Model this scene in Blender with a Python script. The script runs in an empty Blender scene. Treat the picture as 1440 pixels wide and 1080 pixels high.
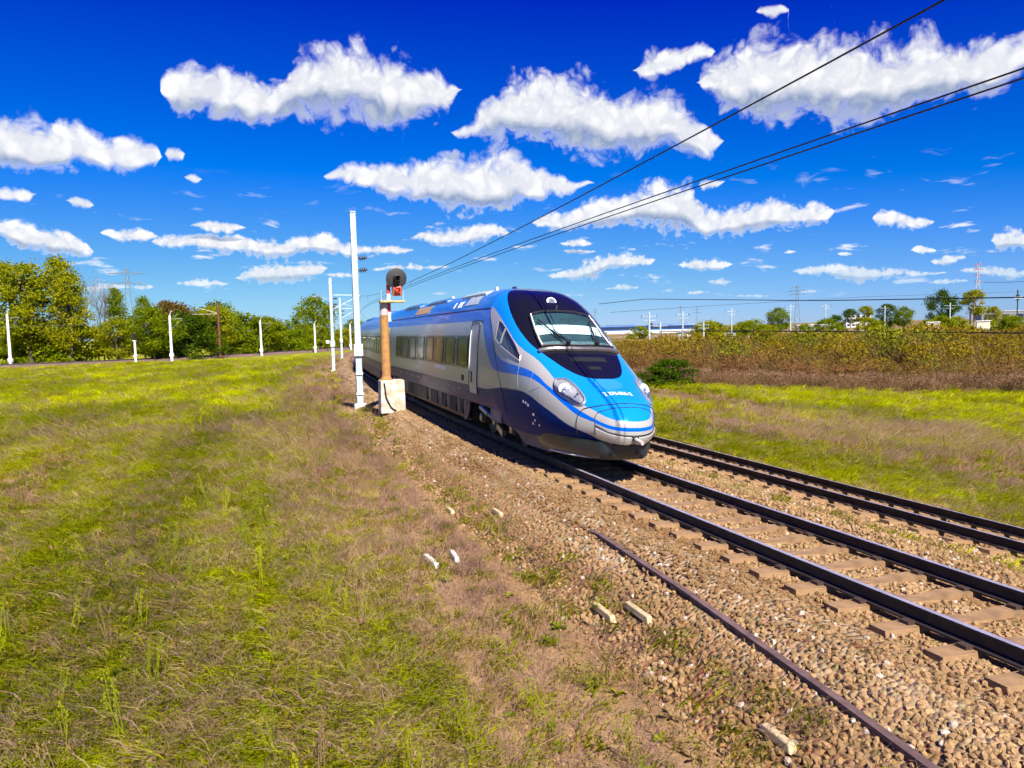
import bpy, bmesh, math, random
import numpy as np
from mathutils import Vector, Matrix, Euler
from mathutils.bvhtree import BVHTree
from mathutils.geometry import delaunay_2d_cdt

random.seed(7)
RNG = np.random.default_rng(11)
SC = bpy.context.scene
COL = SC.collection
R_ = math.radians

# ------------------------------------------------------------------ camera, sky, sun, exposure
CAM_H = 2.891
F_PX = 1050.0                      # focal length for a 1440 px wide frame
PITCH, ROLL = 0.07216, -0.02564
PSI, TRK_D, TRK_R, TRK_S0 = -0.32132, 6.70376, 600.0, 18.75      # heading and curve of the main line
CANT1, CANT2, TRK2, TRK2_Z = 0.0756, 0.228, 4.484, -0.55
SUN_AZ, SUN_EL = math.atan2(0.40, -0.92), R_(47)                  # direction towards the sun, azimuth from +Y

cam_d = bpy.data.cameras.new('camera')
cam_d.sensor_width = 36.0
cam_d.lens = F_PX / 1440.0 * 36.0
cam_d.clip_start, cam_d.clip_end = 0.1, 12000.0
cam_o = bpy.data.objects.new('camera', cam_d); COL.objects.link(cam_o)
_f = Vector((0, math.cos(PITCH), -math.sin(PITCH))); _u = Vector((0, math.sin(PITCH), math.cos(PITCH))); _r = Vector((1, 0, 0))
_rr = _r * math.cos(ROLL) + _u * math.sin(ROLL); _uu = -_r * math.sin(ROLL) + _u * math.cos(ROLL)
cam_o.matrix_world = Matrix(((_rr.x, _uu.x, -_f.x, 0), (_rr.y, _uu.y, -_f.y, 0), (_rr.z, _uu.z, -_f.z, CAM_H), (0, 0, 0, 1)))
SC.camera = cam_o

SC.view_settings.view_transform = 'Standard'
SC.view_settings.look = 'None'
SC.view_settings.exposure = 0.95
SC.view_settings.gamma = 1.0
SC.render.engine = 'CYCLES'
SC.cycles.use_denoising = True
SC.cycles.max_bounces = 5
SC.cycles.diffuse_bounces = 2
SC.cycles.use_adaptive_sampling = True
SC.cycles.adaptive_threshold = 0.025
SC.cycles.use_light_tree = False
SC.cycles.glossy_bounces = 3
SC.cycles.transparent_max_bounces = 12
SC.cycles.sample_clamp_indirect = 4.0

sun_d = bpy.data.lights.new('sun', 'SUN')
sun_d.energy, sun_d.angle, sun_d.color = 5.0, R_(0.5), (1.0, 0.93, 0.82)
sun_o = bpy.data.objects.new('sun', sun_d); COL.objects.link(sun_o)
sdir = Vector((math.sin(SUN_AZ) * math.cos(SUN_EL), math.cos(SUN_AZ) * math.cos(SUN_EL), math.sin(SUN_EL)))
sun_o.rotation_euler = sdir.to_track_quat('Z', 'Y').to_euler()
sun_o.location = (0, 0, 60)

W_ = bpy.data.worlds.new('World'); SC.world = W_; W_.use_nodes = True
W_.cycles.sampling_method = 'MANUAL'; W_.cycles.sample_map_resolution = 256
class NT:
    """small helper for node trees"""
    def __init__(s, nt): s.nt = nt; s.n = nt.nodes; s.l = nt.links
    def add(s, t, **kw):
        nd = s.n.new(t)
        for k, v in kw.items(): setattr(nd, k, v)
        return nd
    def put(s, sock, v):
        if hasattr(v, 'is_output') or isinstance(v, bpy.types.NodeSocket): s.l.new(v, sock)
        elif v is not None: sock.default_value = v
    def math(s, op, a, b=None, c=None, clamp=False):
        nd = s.add('ShaderNodeMath', operation=op, use_clamp=clamp)
        for i, v in enumerate((a, b, c)):
            if v is not None: s.put(nd.inputs[i], v)
        return nd.outputs[0]
    def vec(s, op, a, b=None, c=None):
        nd = s.add('ShaderNodeVectorMath', operation=op)
        for i, v in enumerate((a, b, c)):
            if v is not None: s.put(nd.inputs[i], v)
        return nd.outputs['Value'] if op in ('LENGTH', 'DOT_PRODUCT', 'DISTANCE') else nd.outputs[0]
    def mix(s, f, a, b, blend='MIX'):
        nd = s.add('ShaderNodeMix', data_type='RGBA', blend_type=blend)
        s.put(nd.inputs[0], f); s.put(nd.inputs[6], a); s.put(nd.inputs[7], b)
        return nd.outputs[2]
    def noise(s, v, scale, detail=4, rough=.55, dim='3D', out=0):
        nd = s.add('ShaderNodeTexNoise', noise_dimensions=dim)
        s.put(nd.inputs['Vector'], v); s.put(nd.inputs['Scale'], scale)
        nd.inputs['Detail'].default_value = detail; nd.inputs['Roughness'].default_value = rough
        return nd.outputs[out]
    def ramp(s, f, stops):
        nd = s.add('ShaderNodeValToRGB'); cr = nd.color_ramp
        while len(cr.elements) < len(stops): cr.elements.new(.5)
        for e, (p, c) in zip(cr.elements, stops):
            e.position = p; e.color = (*c, 1) if len(c) == 3 else c
        s.put(nd.inputs[0], f); return nd.outputs[0]
    def smooth(s, v, a, b):
        nd = s.add('ShaderNodeMapRange', interpolation_type='SMOOTHSTEP')
        s.put(nd.inputs[0], v); nd.inputs[1].default_value = a; nd.inputs[2].default_value = b
        return nd.outputs[0]

# cumulus seen in the sky: azimuth, elevation, half width, half height in degrees
CLOUD_ROWS = [      # per row: (azimuth step, mean elevation), (azimuth step, half height); 256 steps over 74 degrees
    ([(0,7.18),(11,7.18),(19,6.39),(25,6.22),(26,6.14),(28,5.81),(32,5.81),(33,3.52),(42,3.52),(43,16.55),(45,16.55),(47,16.46),(51,16.55),(55,16.56),(58,16.49),(61,16.35),(69,16.2),(71,16.33),(72,16.53),(74,17.09),(76,17.38),(79,17.6),(83,17.71),(85,17.67),(91,17.43),(96,17.35),(99,17.07),(101,16.98),(102,16.99),(105,17.34),(106,17.39),(108,17.35),(112,17.14),(113,17.19),(115,17.47),(116,17.51),(127,17.51),(128,3.99),(145,4.03),(146,4.11),(148,4.37),(150,4.54),(152,4.8),(154,4.9),(171,4.88),(172,17.07),(180,17.08),(181,16.97),(183,16.63),(186,16.51),(188,16.59),(190,16.79),(192,16.86),(194,16.77),(197,16.49),(202,16.39),(207,16.07),(214,15.91),(219,15.71),(224,15.83),(226,15.81),(229,15.71),(232,15.52),(234,15.45),(240,15.47),(242,15.53),(247,15.88),(249,16.23),(255,16.23)],
     [(0,0.0),(7,0.0),(8,0.41),(11,0.68),(14,1.02),(15,1.04),(18,0.92),(23,0.93),(25,0.85),(26,0.73),(27,0.53),(28,0.3),(29,0.0),(35,0.0),(36,0.18),(37,0.24),(38,0.26),(39,0.23),(41,0.0),(44,0.0),(45,0.86),(47,1.34),(48,1.48),(50,1.65),(53,1.77),(56,1.78),(60,1.69),(64,1.66),(66,1.59),(69,1.4),(71,1.37),(72,1.5),(74,1.98),(75,2.12),(76,2.2),(80,2.39),(84,2.52),(87,2.68),(89,2.72),(91,2.7),(95,2.53),(96,2.53),(99,2.7),(101,2.65),(102,2.54),(105,1.82),(106,1.71),(109,1.6),(111,1.45),(112,1.27),(114,0.63),(115,0.39),(116,0.27),(117,0.0),(137,0.0),(138,0.26),(141,0.44),(145,0.53),(148,0.81),(149,0.85),(150,0.84),(153,0.61),(158,0.6),(162,0.48),(165,0.29),(166,0.0),(176,0.0),(177,0.77),(180,1.42),(182,1.99),(183,2.22),(184,2.35),(187,2.55),(190,2.95),(192,3.08),(194,3.03),(197,2.79),(204,2.69),(206,2.74),(210,2.93),(214,2.94),(216,2.86),(220,2.64),(229,2.34),(233,2.07),(236,1.95),(238,1.83),(240,1.62),(243,1.19),(246,1.05),(247,0.93),(248,0.69),(249,0.41),(250,0.0),(255,0.0)]),
    ([(0,11.59),(4,11.59),(5,11.93),(6,12.19),(7,12.32),(8,12.38),(11,12.47),(16,12.48),(21,12.35),(25,12.41),(28,12.4),(30,12.34),(33,12.12),(34,12.1),(36,12.34),(38,12.44),(42,12.36),(45,12.36),(46,11.03),(55,11.02),(56,4.23),(59,4.23),(62,4.55),(63,4.59),(78,4.67),(80,4.9),(97,4.9),(98,14.62),(118,14.65),(119,14.71),(120,14.89),(122,15.43),(123,15.58),(126,15.92),(128,16.07),(133,16.03),(139,15.81),(143,15.83),(144,15.79),(147,15.47),(153,15.1),(157,14.76),(163,14.59),(167,14.79),(169,14.74),(170,14.63),(172,14.3),(174,13.82),(175,13.65),(177,13.43),(179,13.05),(180,12.93),(181,12.89),(184,12.88),(185,2.03),(196,2.03),(197,3.72),(207,3.72),(210,3.45),(217,3.18),(221,3.24),(226,3.08),(236,3.07),(237,4.86),(255,4.86)],
     [(0,0.0),(3,0.0),(4,0.46),(5,0.85),(6,1.17),(7,1.35),(9,1.51),(11,1.61),(15,1.69),(17,1.68),(21,1.57),(25,1.6),(28,1.54),(31,1.35),(34,1.02),(35,1.04),(37,1.14),(39,1.14),(40,1.06),(42,0.77),(43,0.0),(48,0.0),(49,0.31),(50,0.37),(51,0.36),(52,0.26),(53,0.0),(58,0.0),(60,0.29),(61,0.49),(62,0.63),(63,0.71),(66,0.81),(70,0.84),(74,0.8),(77,0.71),(78,0.62),(79,0.45),(81,0.0),(113,0.0),(114,0.39),(119,0.72),(120,0.91),(121,1.2),(122,1.44),(126,1.92),(129,2.18),(131,2.32),(134,2.42),(139,2.38),(143,2.45),(144,2.5),(147,2.76),(149,2.8),(152,2.7),(157,2.31),(162,2.1),(163,2.08),(171,2.12),(172,2.05),(174,1.69),(177,1.33),(180,0.68),(182,0.45),(183,0.0),(185,0.0),(186,0.13),(190,0.2),(193,0.13),(194,0.0),(198,0.0),(199,0.22),(203,0.38),(207,0.44),(210,0.67),(211,0.69),(213,0.67),(217,0.49),(229,0.19),(231,0.11),(232,0.0),(240,0.0),(241,0.57),(243,0.71),(244,0.74),(245,0.71),(247,0.55),(248,0.0),(255,0.0)]),
    ([(0,9.42),(24,9.41),(25,7.09),(45,7.09),(46,7.72),(72,7.72),(73,11.65),(85,11.65),(86,11.61),(90,11.29),(92,11.24),(104,11.26),(108,11.45),(109,11.38),(111,11.12),(112,11.07),(121,10.86),(123,10.86),(127,10.94),(130,11.12),(131,11.11),(134,10.8),(135,10.77),(139,10.88),(141,10.89),(143,10.83),(146,10.6),(147,10.57),(155,10.55),(156,18.19),(161,18.19),(166,18.5),(171,18.55),(172,18.6),(175,18.9),(176,18.94),(186,18.94),(187,20.92),(198,20.91),(199,2.23),(207,2.23),(208,4.74),(214,4.74),(215,6.84),(221,6.82),(224,6.56),(225,6.52),(230,6.5),(231,3.07),(237,3.06),(241,2.87),(246,2.74),(255,2.72)],
     [(0,0.0),(7,0.0),(8,0.29),(11,0.43),(13,0.45),(15,0.4),(16,0.34),(19,0.0),(30,0.0),(31,0.26),(33,0.44),(34,0.51),(36,0.55),(38,0.51),(39,0.44),(41,0.26),(42,0.0),(48,0.0),(49,0.17),(51,0.37),(53,0.48),(55,0.51),(57,0.48),(59,0.37),(61,0.17),(62,0.0),(82,0.0),(83,0.54),(87,0.96),(88,1.03),(94,1.2),(96,1.22),(100,1.16),(102,1.22),(105,1.39),(108,1.67),(111,2.2),(113,2.32),(116,2.37),(118,2.35),(122,2.23),(125,2.21),(127,2.15),(128,2.07),(129,1.93),(134,1.17),(146,0.5),(149,0.23),(150,0.0),(160,0.0),(161,0.72),(163,0.91),(165,0.96),(169,0.93),(172,0.78),(175,0.53),(178,0.42),(181,0.26),(182,0.0),(190,0.0),(191,0.37),(193,0.51),(194,0.53),(195,0.48),(197,0.25),(198,0.0),(199,0.0),(201,0.16),(203,0.2),(205,0.13),(206,0.0),(208,0.0),(209,0.21),(210,0.26),(211,0.16),(212,0.0),(216,0.0),(217,0.52),(219,0.65),(220,0.66),(226,0.44),(227,0.37),(228,0.29),(229,0.0),(232,0.0),(233,0.11),(237,0.24),(240,0.4),(242,0.43),(244,0.39),(248,0.18),(249,0.0),(255,0.0)]),
    ([(0,8.93),(34,8.94),(35,6.7),(46,6.72),(51,6.55),(59,6.53),(63,6.44),(69,6.43),(71,6.47),(74,6.67),(76,6.75),(81,6.6),(86,6.34),(92,6.3),(96,6.21),(111,6.19),(112,2.85),(132,2.85),(133,8.12),(144,8.2),(147,8.47),(149,8.57),(153,8.58),(157,8.5),(160,8.75),(162,8.81),(165,8.69),(173,8.53),(174,8.44),(175,8.21),(176,7.89),(177,7.67),(178,7.59),(181,7.49),(185,7.52),(189,7.8),(192,7.9),(197,7.88),(201,7.68),(208,7.63),(218,7.63),(219,3.89),(255,3.89)],
     [(0,0.0),(23,0.0),(24,0.13),(25,0.46),(26,0.54),(27,0.52),(28,0.37),(29,0.0),(40,0.0),(41,0.33),(43,0.47),(45,0.55),(55,0.68),(61,0.62),(66,0.69),(70,0.68),(80,0.86),(82,0.81),(85,0.6),(89,0.38),(97,0.44),(100,0.39),(103,0.21),(104,0.0),(118,0.0),(119,0.14),(122,0.26),(124,0.28),(128,0.21),(130,0.11),(131,0.0),(133,0.0),(134,0.24),(136,0.54),(138,0.72),(140,0.81),(145,0.84),(151,1.12),(156,1.2),(157,1.28),(160,1.65),(165,1.96),(167,2.02),(170,2.04),(173,1.99),(174,1.91),(175,1.68),(176,1.37),(177,1.15),(178,1.06),(181,0.94),(185,0.92),(188,1.04),(193,1.1),(195,1.06),(199,0.86),(203,0.91),(204,0.88),(205,0.82),(206,0.7),(208,0.34),(209,0.0),(228,0.0),(229,0.24),(231,0.38),(232,0.41),(233,0.38),(235,0.24),(236,0.0),(255,0.0)]),
    ([(0,3.77),(68,3.76),(69,4.44),(96,4.44),(97,7.2),(104,7.2),(109,7.08),(114,7.24),(122,7.34),(127,7.23),(134,7.23),(135,6.51),(151,6.51),(152,2.95),(166,2.95),(167,4.41),(190,4.4),(191,5.05),(213,5.05),(214,2.46),(255,2.46)],
     [(0,0.0),(45,0.0),(46,0.2),(49,0.31),(51,0.33),(53,0.31),(55,0.24),(57,0.12),(58,0.0),(79,0.0),(80,0.18),(84,0.27),(86,0.25),(89,0.14),(90,0.0),(102,0.0),(103,0.25),(107,0.55),(113,0.79),(116,0.84),(120,0.77),(124,0.53),(127,0.3),(128,0.0),(140,0.0),(141,0.15),(143,0.34),(145,0.41),(147,0.36),(149,0.22),(150,0.0),(152,0.0),(153,0.16),(157,0.28),(161,0.17),(162,0.0),(171,0.0),(172,0.33),(175,0.5),(178,0.54),(181,0.45),(182,0.37),(185,0.0),(196,0.0),(197,0.2),(198,0.27),(200,0.0),(227,0.0),(228,0.17),(231,0.24),(235,0.16),(236,0.0),(255,0.0)]),
    ([(0,12.6),(70,12.6),(71,4.79),(127,4.8),(128,5.87),(163,5.87),(164,10.1),(203,10.09),(204,4.64),(255,4.64)],
     [(0,0.0),(44,0.0),(45,0.6),(46,0.73),(47,0.72),(48,0.56),(49,0.0),(91,0.0),(92,0.09),(95,0.2),(102,0.28),(109,0.22),(112,0.13),(113,0.0),(141,0.0),(142,0.19),(146,0.28),(150,0.19),(151,0.0),(176,0.0),(177,0.31),(178,0.42),(179,0.46),(181,0.4),(182,0.27),(183,0.0),(224,0.0),(225,0.2),(226,0.29),(227,0.31),(228,0.29),(229,0.21),(230,0.0),(255,0.0)]),
    ([(0,2.32),(160,2.32),(161,3.11),(255,3.11)],
     [(0,0.0),(133,0.0),(134,0.13),(137,0.21),(139,0.18),(141,0.11),(142,0.0),(178,0.0),(179,0.24),(181,0.34),(183,0.3),(184,0.2),(185,0.0),(255,0.0)]),
    ([(0,2.34),(255,2.33)],
     [(0,0.0),(172,0.0),(173,0.14),(176,0.2),(177,0.17),(180,0.0),(255,0.0)]),
]

SKY_CURVE = ((.57, 2.65, 6.0), (.84, 1.92, 8.0), (1.33, 0.0, 9.2))
def build_world():
    t = NT(W_.node_tree); t.n.clear()
    out = t.add('ShaderNodeOutputWorld'); bg = t.add('ShaderNodeBackground')
    bg.inputs[1].default_value = 0.0517
    sky = t.add('ShaderNodeTexSky', sky_type='NISHITA', sun_disc=False)
    sky.sun_elevation = SUN_EL; sky.sun_rotation = SUN_AZ
    sky.altitude = 0; sky.air_density = 1.0; sky.dust_density = 0.0; sky.ozone_density = 3.0
    # the vivid rendering of the photograph: one straight curve per channel over the physical sky
    sr = t.add('ShaderNodeSeparateColor'); t.l.new(sky.outputs[0], sr.inputs[0]); cc = t.add('ShaderNodeCombineColor')
    for i, (k, o, top) in enumerate(SKY_CURVE):
        v = t.math('MULTIPLY', t.math('MAXIMUM', t.math('SUBTRACT', sr.outputs[i], o), 0.0), k)
        t.l.new(t.math('MINIMUM', v, top), cc.inputs[i])
    skyc = cc.outputs[0]
    tc = t.add('ShaderNodeTexCoord'); d = t.vec('NORMALIZE', tc.outputs['Generated'])
    sp = t.add('ShaderNodeSeparateXYZ'); t.l.new(d, sp.inputs[0])
    az = t.math('ARCTAN2', sp.outputs[0], sp.outputs[1]); el = t.math('ARCSINE', sp.outputs[2])
    az = t.math('MULTIPLY', az, 57.29578); el = t.math('MULTIPLY', el, 57.29578)
    # the same run of clouds goes on all the way round the horizon
    azf = t.math('SUBTRACT', t.math('PINGPONG', t.math('ADD', az, 37.0), 74.0), 37.0)
    cb = t.add('ShaderNodeCombineXYZ'); t.l.new(azf, cb.inputs[0]); t.l.new(el, cb.inputs[1])
    p = cb.outputs[0]
    # noise-warped position, then the rows of clouds as height profiles over azimuth
    kk = t.math('MULTIPLY_ADD', t.smooth(el, 1.0, 13.0), .8, .2)
    scl = t.add('ShaderNodeCombineXYZ'); t.l.new(kk, scl.inputs[0]); t.l.new(kk, scl.inputs[1])
    n1 = t.noise(p, 0.3, 2, .5, out=1)
    w1 = t.vec('MULTIPLY', t.vec('SUBTRACT', n1, (.5, .5, .5)), (2.0, 2.0, 0))
    pw = t.vec('ADD', p, t.vec('MULTIPLY', w1, scl.outputs[0]))
    w0 = t.vec('SUBTRACT', t.noise(p, 1.6, 4, .6, out=1), (.5, .5, .5))
    def field(pos):
        s_ = t.add('ShaderNodeSeparateXYZ'); t.l.new(pos, s_.inputs[0])
        x = t.math('MULTIPLY_ADD', s_.outputs[0], 1 / 74, .5); acc = None
        xc = t.add('ShaderNodeCombineXYZ')
        for i in range(3): t.l.new(x, xc.inputs[i])
        for (pc, ph) in CLOUD_ROWS:
            cv = t.add('ShaderNodeRGBCurve'); t.l.new(xc.outputs[0], cv.inputs[1])
            for ci, (pts, k) in enumerate(((pc, 30.0), (ph, 6.0))):
                c = cv.mapping.curves[ci]
                while len(c.points) < len(pts): c.points.new(.5, .5)
                for pt, (i, v) in zip(c.points, pts):
                    pt.location = (i / 255, v / k); pt.handle_type = 'VECTOR'
            cv.mapping.update()
            o = t.add('ShaderNodeSeparateXYZ'); t.l.new(cv.outputs[0], o.inputs[0])
            dist = t.math('ABSOLUTE', t.math('MULTIPLY_ADD', o.outputs[0], -30.0, s_.outputs[1]))
            dist = t.math('ADD', dist, .10)
            ln = t.math('DIVIDE', dist, t.math('MULTIPLY_ADD', o.outputs[1], 6.0, .03))
            acc = ln if acc is None else t.math('SMOOTH_MIN', acc, ln, .15)
        return acc
    aa = field(pw); ab = field(t.vec('ADD', pw, t.vec('MULTIPLY', scl.outputs[0], (.4, 1.5, 0))))
    nh = t.noise(pw, 2.0, 4, .58); nl = t.noise(pw, 0.5, 8, .60)
    n3 = t.math('ADD', t.math('MULTIPLY', nl, kk), t.math('MULTIPLY', t.math('MULTIPLY_ADD', nh, 1.7, -.35), t.math('SUBTRACT', 1.0, kk)))
    bn = t.noise(pw, .62, 3, .5)
    bil = t.math('SUBTRACT', t.math('ABSOLUTE', t.math('MULTIPLY_ADD', bn, 4.0, -2.0)), .45)   # rounded heads, sharp creases
    fa = t.math('ADD', t.math('ADD', t.math('SUBTRACT', 1.02, aa), t.math('MULTIPLY', bil, .42)), t.math('MULTIPLY', t.math('SUBTRACT', n3, .5), 1.7))
    alpha = t.smooth(fa, -.14, .50)
    # thin little clouds crowding the low sky
    nlow = t.noise(t.vec('MULTIPLY', pw, (.30, 1.25, 1.0)), 1.0, 4, .55)
    low = t.math('MULTIPLY', t.smooth(nlow, .60, .72), t.math('MULTIPLY', t.smooth(el, 1.0, 3.0), t.smooth(el, 12.0, 6.0)))
    alpha = t.math('MAXIMUM', alpha, t.math('MULTIPLY', low, .8))
    big = t.smooth(t.math('SUBTRACT', ab, aa), -.36, .42)              # underside of the whole cloud
    fine = t.smooth(t.math('ADD', t.math('MULTIPLY', bil, .6), t.math('SUBTRACT', n3, .5)), -.35, .25)
    lit = t.math('ADD', t.math('MULTIPLY', big, .68), t.math('MULTIPLY', fine, .32))
    thick = t.smooth(fa, .0, .40)
    body = t.math('MULTIPLY_ADD', t.math('MULTIPLY', t.math('SUBTRACT', 1.0, lit), thick), -1.0, 1.0)
    ccol = t.mix(body, (2.6, 3.5, 5.4, 1), (10.9, 10.8, 10.7, 1))
    fade = t.smooth(el, -1.0, 6.0)
    ccol = t.mix(fade, (5.2, 7.6, 9.2, 1), ccol)
    alpha = t.math('MULTIPLY', alpha, t.math('MULTIPLY_ADD', fade, .35, .6))
    col = t.mix(alpha, skyc, ccol)
    t.l.new(col, bg.inputs[0]); t.l.new(bg.outputs[0], out.inputs[0])
build_world()


# ------------------------------------------------------------------ helpers
def mesh_obj(name, verts, faces, mat=None, parent=None, smooth=False, link=True):
    me = bpy.data.meshes.new(name)
    me.from_pydata([tuple(v) for v in verts], [], [tuple(f) for f in faces])
    me.update()
    if smooth: me.shade_smooth()
    if mat is not None:
        for m in (mat if isinstance(mat, (list, tuple)) else [mat]): me.materials.append(m)
    o = bpy.data.objects.new(name, me)
    if link: COL.objects.link(o)
    if parent is not None: o.parent = parent
    return o

def tag(o, label=None, cat=None, group=None, kind=None):
    if label: o['label'] = label
    if cat: o['category'] = cat
    if group: o['group'] = group
    if kind: o['kind'] = kind
    return o

def empty(name, loc=(0, 0, 0), rz=0.0, **kw):
    o = bpy.data.objects.new(name, None); COL.objects.link(o)
    o.empty_display_size = .3
    o.location = loc; o.rotation_euler = (0, 0, rz)
    return tag(o, **kw)

def copy_tree(o, parent=None):
    c = o.copy(); COL.objects.link(c); c.parent = parent
    for ch in list(o.children): copy_tree(ch, c)
    return c

class MB:
    """collects simple solids into one mesh"""
    def __init__(s): s.v = []; s.f = []; s.m = []
    def add(s, v, f, mi=0):
        b = len(s.v); s.v += [tuple(x) for x in v]; s.f += [tuple(i + b for i in q) for q in f]; s.m += [mi] * len(f); return s
    def box(s, c, d, rot=None, mi=0, taper=1.0):
        hx, hy, hz = d[0] / 2, d[1] / 2, d[2] / 2
        pts = [Vector((sx * hx * (taper if sz > 0 else 1), sy * hy * (taper if sz > 0 else 1), sz * hz)) for sz in (-1, 1) for sy in (-1, 1) for sx in (-1, 1)]
        if rot is not None: pts = [rot @ p for p in pts]
        pts = [p + Vector(c) for p in pts]
        return s.add(pts, [(0, 2, 3, 1), (4, 5, 7, 6), (0, 1, 5, 4), (2, 6, 7, 3), (0, 4, 6, 2), (1, 3, 7, 5)], mi)
    def tube(s, pts, r, n=8, mi=0, cap=True):
        pts = [Vector(p) for p in pts]; rs = r if isinstance(r, (list, tuple)) else [r] * len(pts)
        v, f = [], []; ref = None
        for i, p in enumerate(pts):
            t = (pts[min(i + 1, len(pts) - 1)] - pts[max(i - 1, 0)]).normalized()
            if ref is None: ref = Vector((0, 0, 1)) if abs(t.z) < .9 else Vector((1, 0, 0))
            a = t.cross(ref).normalized(); b = a.cross(t).normalized(); ref = b
            for k in range(n):
                th = 2 * math.pi * k / n
                v.append(p + (a * math.cos(th) + b * math.sin(th)) * rs[i])
        for i in range(len(pts) - 1):
            for k in range(n):
                f.append((i * n + k, i * n + (k + 1) % n, (i + 1) * n + (k + 1) % n, (i + 1) * n + k))
        if cap: f += [tuple(range(n))[::-1], tuple(range((len(pts) - 1) * n, len(pts) * n))]
        return s.add(v, f, mi)
    def cyl(s, c, axis, r, L, n=24, mi=0, r2=None):
        c = Vector(c); a = Vector(axis).normalized()
        return s.tube([c - a * L / 2, c + a * L / 2], [r, r if r2 is None else r2], n, mi)
    def lathe(s, c, axis, prof, n=28, mi=0):
        """prof: (distance along axis, radius)"""
        c = Vector(c); a = Vector(axis).normalized()
        return s.tube_rings([c + a * d for d, _ in prof], a, [r for _, r in prof], n, mi)
    def tube_rings(s, cs, a, rs, n, mi):
        ref = Vector((0, 0, 1)) if abs(a.z) < .9 else Vector((1, 0, 0))
        x = a.cross(ref).normalized(); y = a.cross(x)
        v = [c + (x * math.cos(2 * math.pi * k / n) + y * math.sin(2 * math.pi * k / n)) * r for c, r in zip(cs, rs) for k in range(n)]
        f = [(i * n + k, i * n + (k + 1) % n, (i + 1) * n + (k + 1) % n, (i + 1) * n + k) for i in range(len(cs) - 1) for k in range(n)]
        f += [tuple(range(n))[::-1], tuple(range((len(cs) - 1) * n, len(cs) * n))]
        return s.add(v, f, mi)
    def plate(s, poly, thick, axis='x', at=0.0, mi=0):
        """flat polygon (2d) extruded; axis x: poly is (y, z)"""
        n = len(poly); P = []
        for d in (-thick / 2, thick / 2):
            for (p, q) in poly:
                P.append({'x': (at + d, p, q), 'y': (p, at + d, q), 'z': (p, q, at + d)}[axis])
        f = [tuple(range(n))[::-1], tuple(range(n, 2 * n))] + [(i, (i + 1) % n, n + (i + 1) % n, n + i) for i in range(n)]
        return s.add(P, f, mi)
    def build(s, name, mat, parent=None, smooth=False, bevel=0.0):
        o = mesh_obj(name, s.v, s.f, mat, parent)
        if any(s.m): o.data.polygons.foreach_set('material_index', s.m)
        bm = bmesh.new(); bm.from_mesh(o.data); bmesh.ops.recalc_face_normals(bm, faces=bm.faces)
        if bevel:
            bmesh.ops.bevel(bm, geom=[e for e in bm.edges if e.calc_face_angle(0) > .6], offset=bevel, segments=2, affect='EDGES', profile=.5)
        bm.to_mesh(o.data); bm.free()
        if smooth:
            o.data.shade_smooth(); o.data.set_sharp_from_angle(angle=R_(38))
        return o

# track coordinates: s along the line away from the camera, lat to the right
U0 = np.array([math.sin(PSI), math.cos(PSI)]); N0 = np.array([math.cos(PSI), -math.sin(PSI)])
def shift(s):
    s = np.asarray(s, float); t = np.clip(s, -60, 170) - TRK_S0
    return t**2 / (2 * TRK_R) + np.where(s > 170, (s - 170) * (170 - TRK_S0) / TRK_R, 0)
def TP(s, lat, z=0.0):
    q = (TRK_D + lat + float(shift(s))) * N0 + s * U0
    return Vector((q[0], q[1], z))
def heading(s):
    return PSI + (min(s, 170) - TRK_S0) / TRK_R
def to_track(x, y):
    s = x * U0[0] + y * U0[1]
    return s, x * N0[0] + y * N0[1] - TRK_D - shift(s)
def sstep(a, b, x):
    t = np.clip((np.asarray(x, float) - a) / (b - a), 0, 1); return t * t * (3 - 2 * t)

def vnoise(x, y, seed=0):
    x = np.asarray(x, float); y = np.asarray(y, float)
    xi = np.floor(x).astype(np.int64); yi = np.floor(y).astype(np.int64); fx = x - xi; fy = y - yi
    fx = fx * fx * (3 - 2 * fx); fy = fy * fy * (3 - 2 * fy)
    def h(a, b):
        k = (a * 374761393 + b * 668265263 + seed * 974634777) & 0xffffffff
        k = ((k ^ (k >> 13)) * 1274126177) & 0xffffffff
        return ((k ^ (k >> 16)) & 0xffff) / 65535.0
    return (h(xi, yi) * (1 - fx) + h(xi + 1, yi) * fx) * (1 - fy) + (h(xi, yi + 1) * (1 - fx) + h(xi + 1, yi + 1) * fx) * fy
def fbm(x, y, seed=0, o=4):
    r = 0; a = .5; t = 0
    for i in range(o):
        r = r + a * vnoise(x * 2**i, y * 2**i, seed + i * 17); t += a; a *= .55
    return r / t

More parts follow.
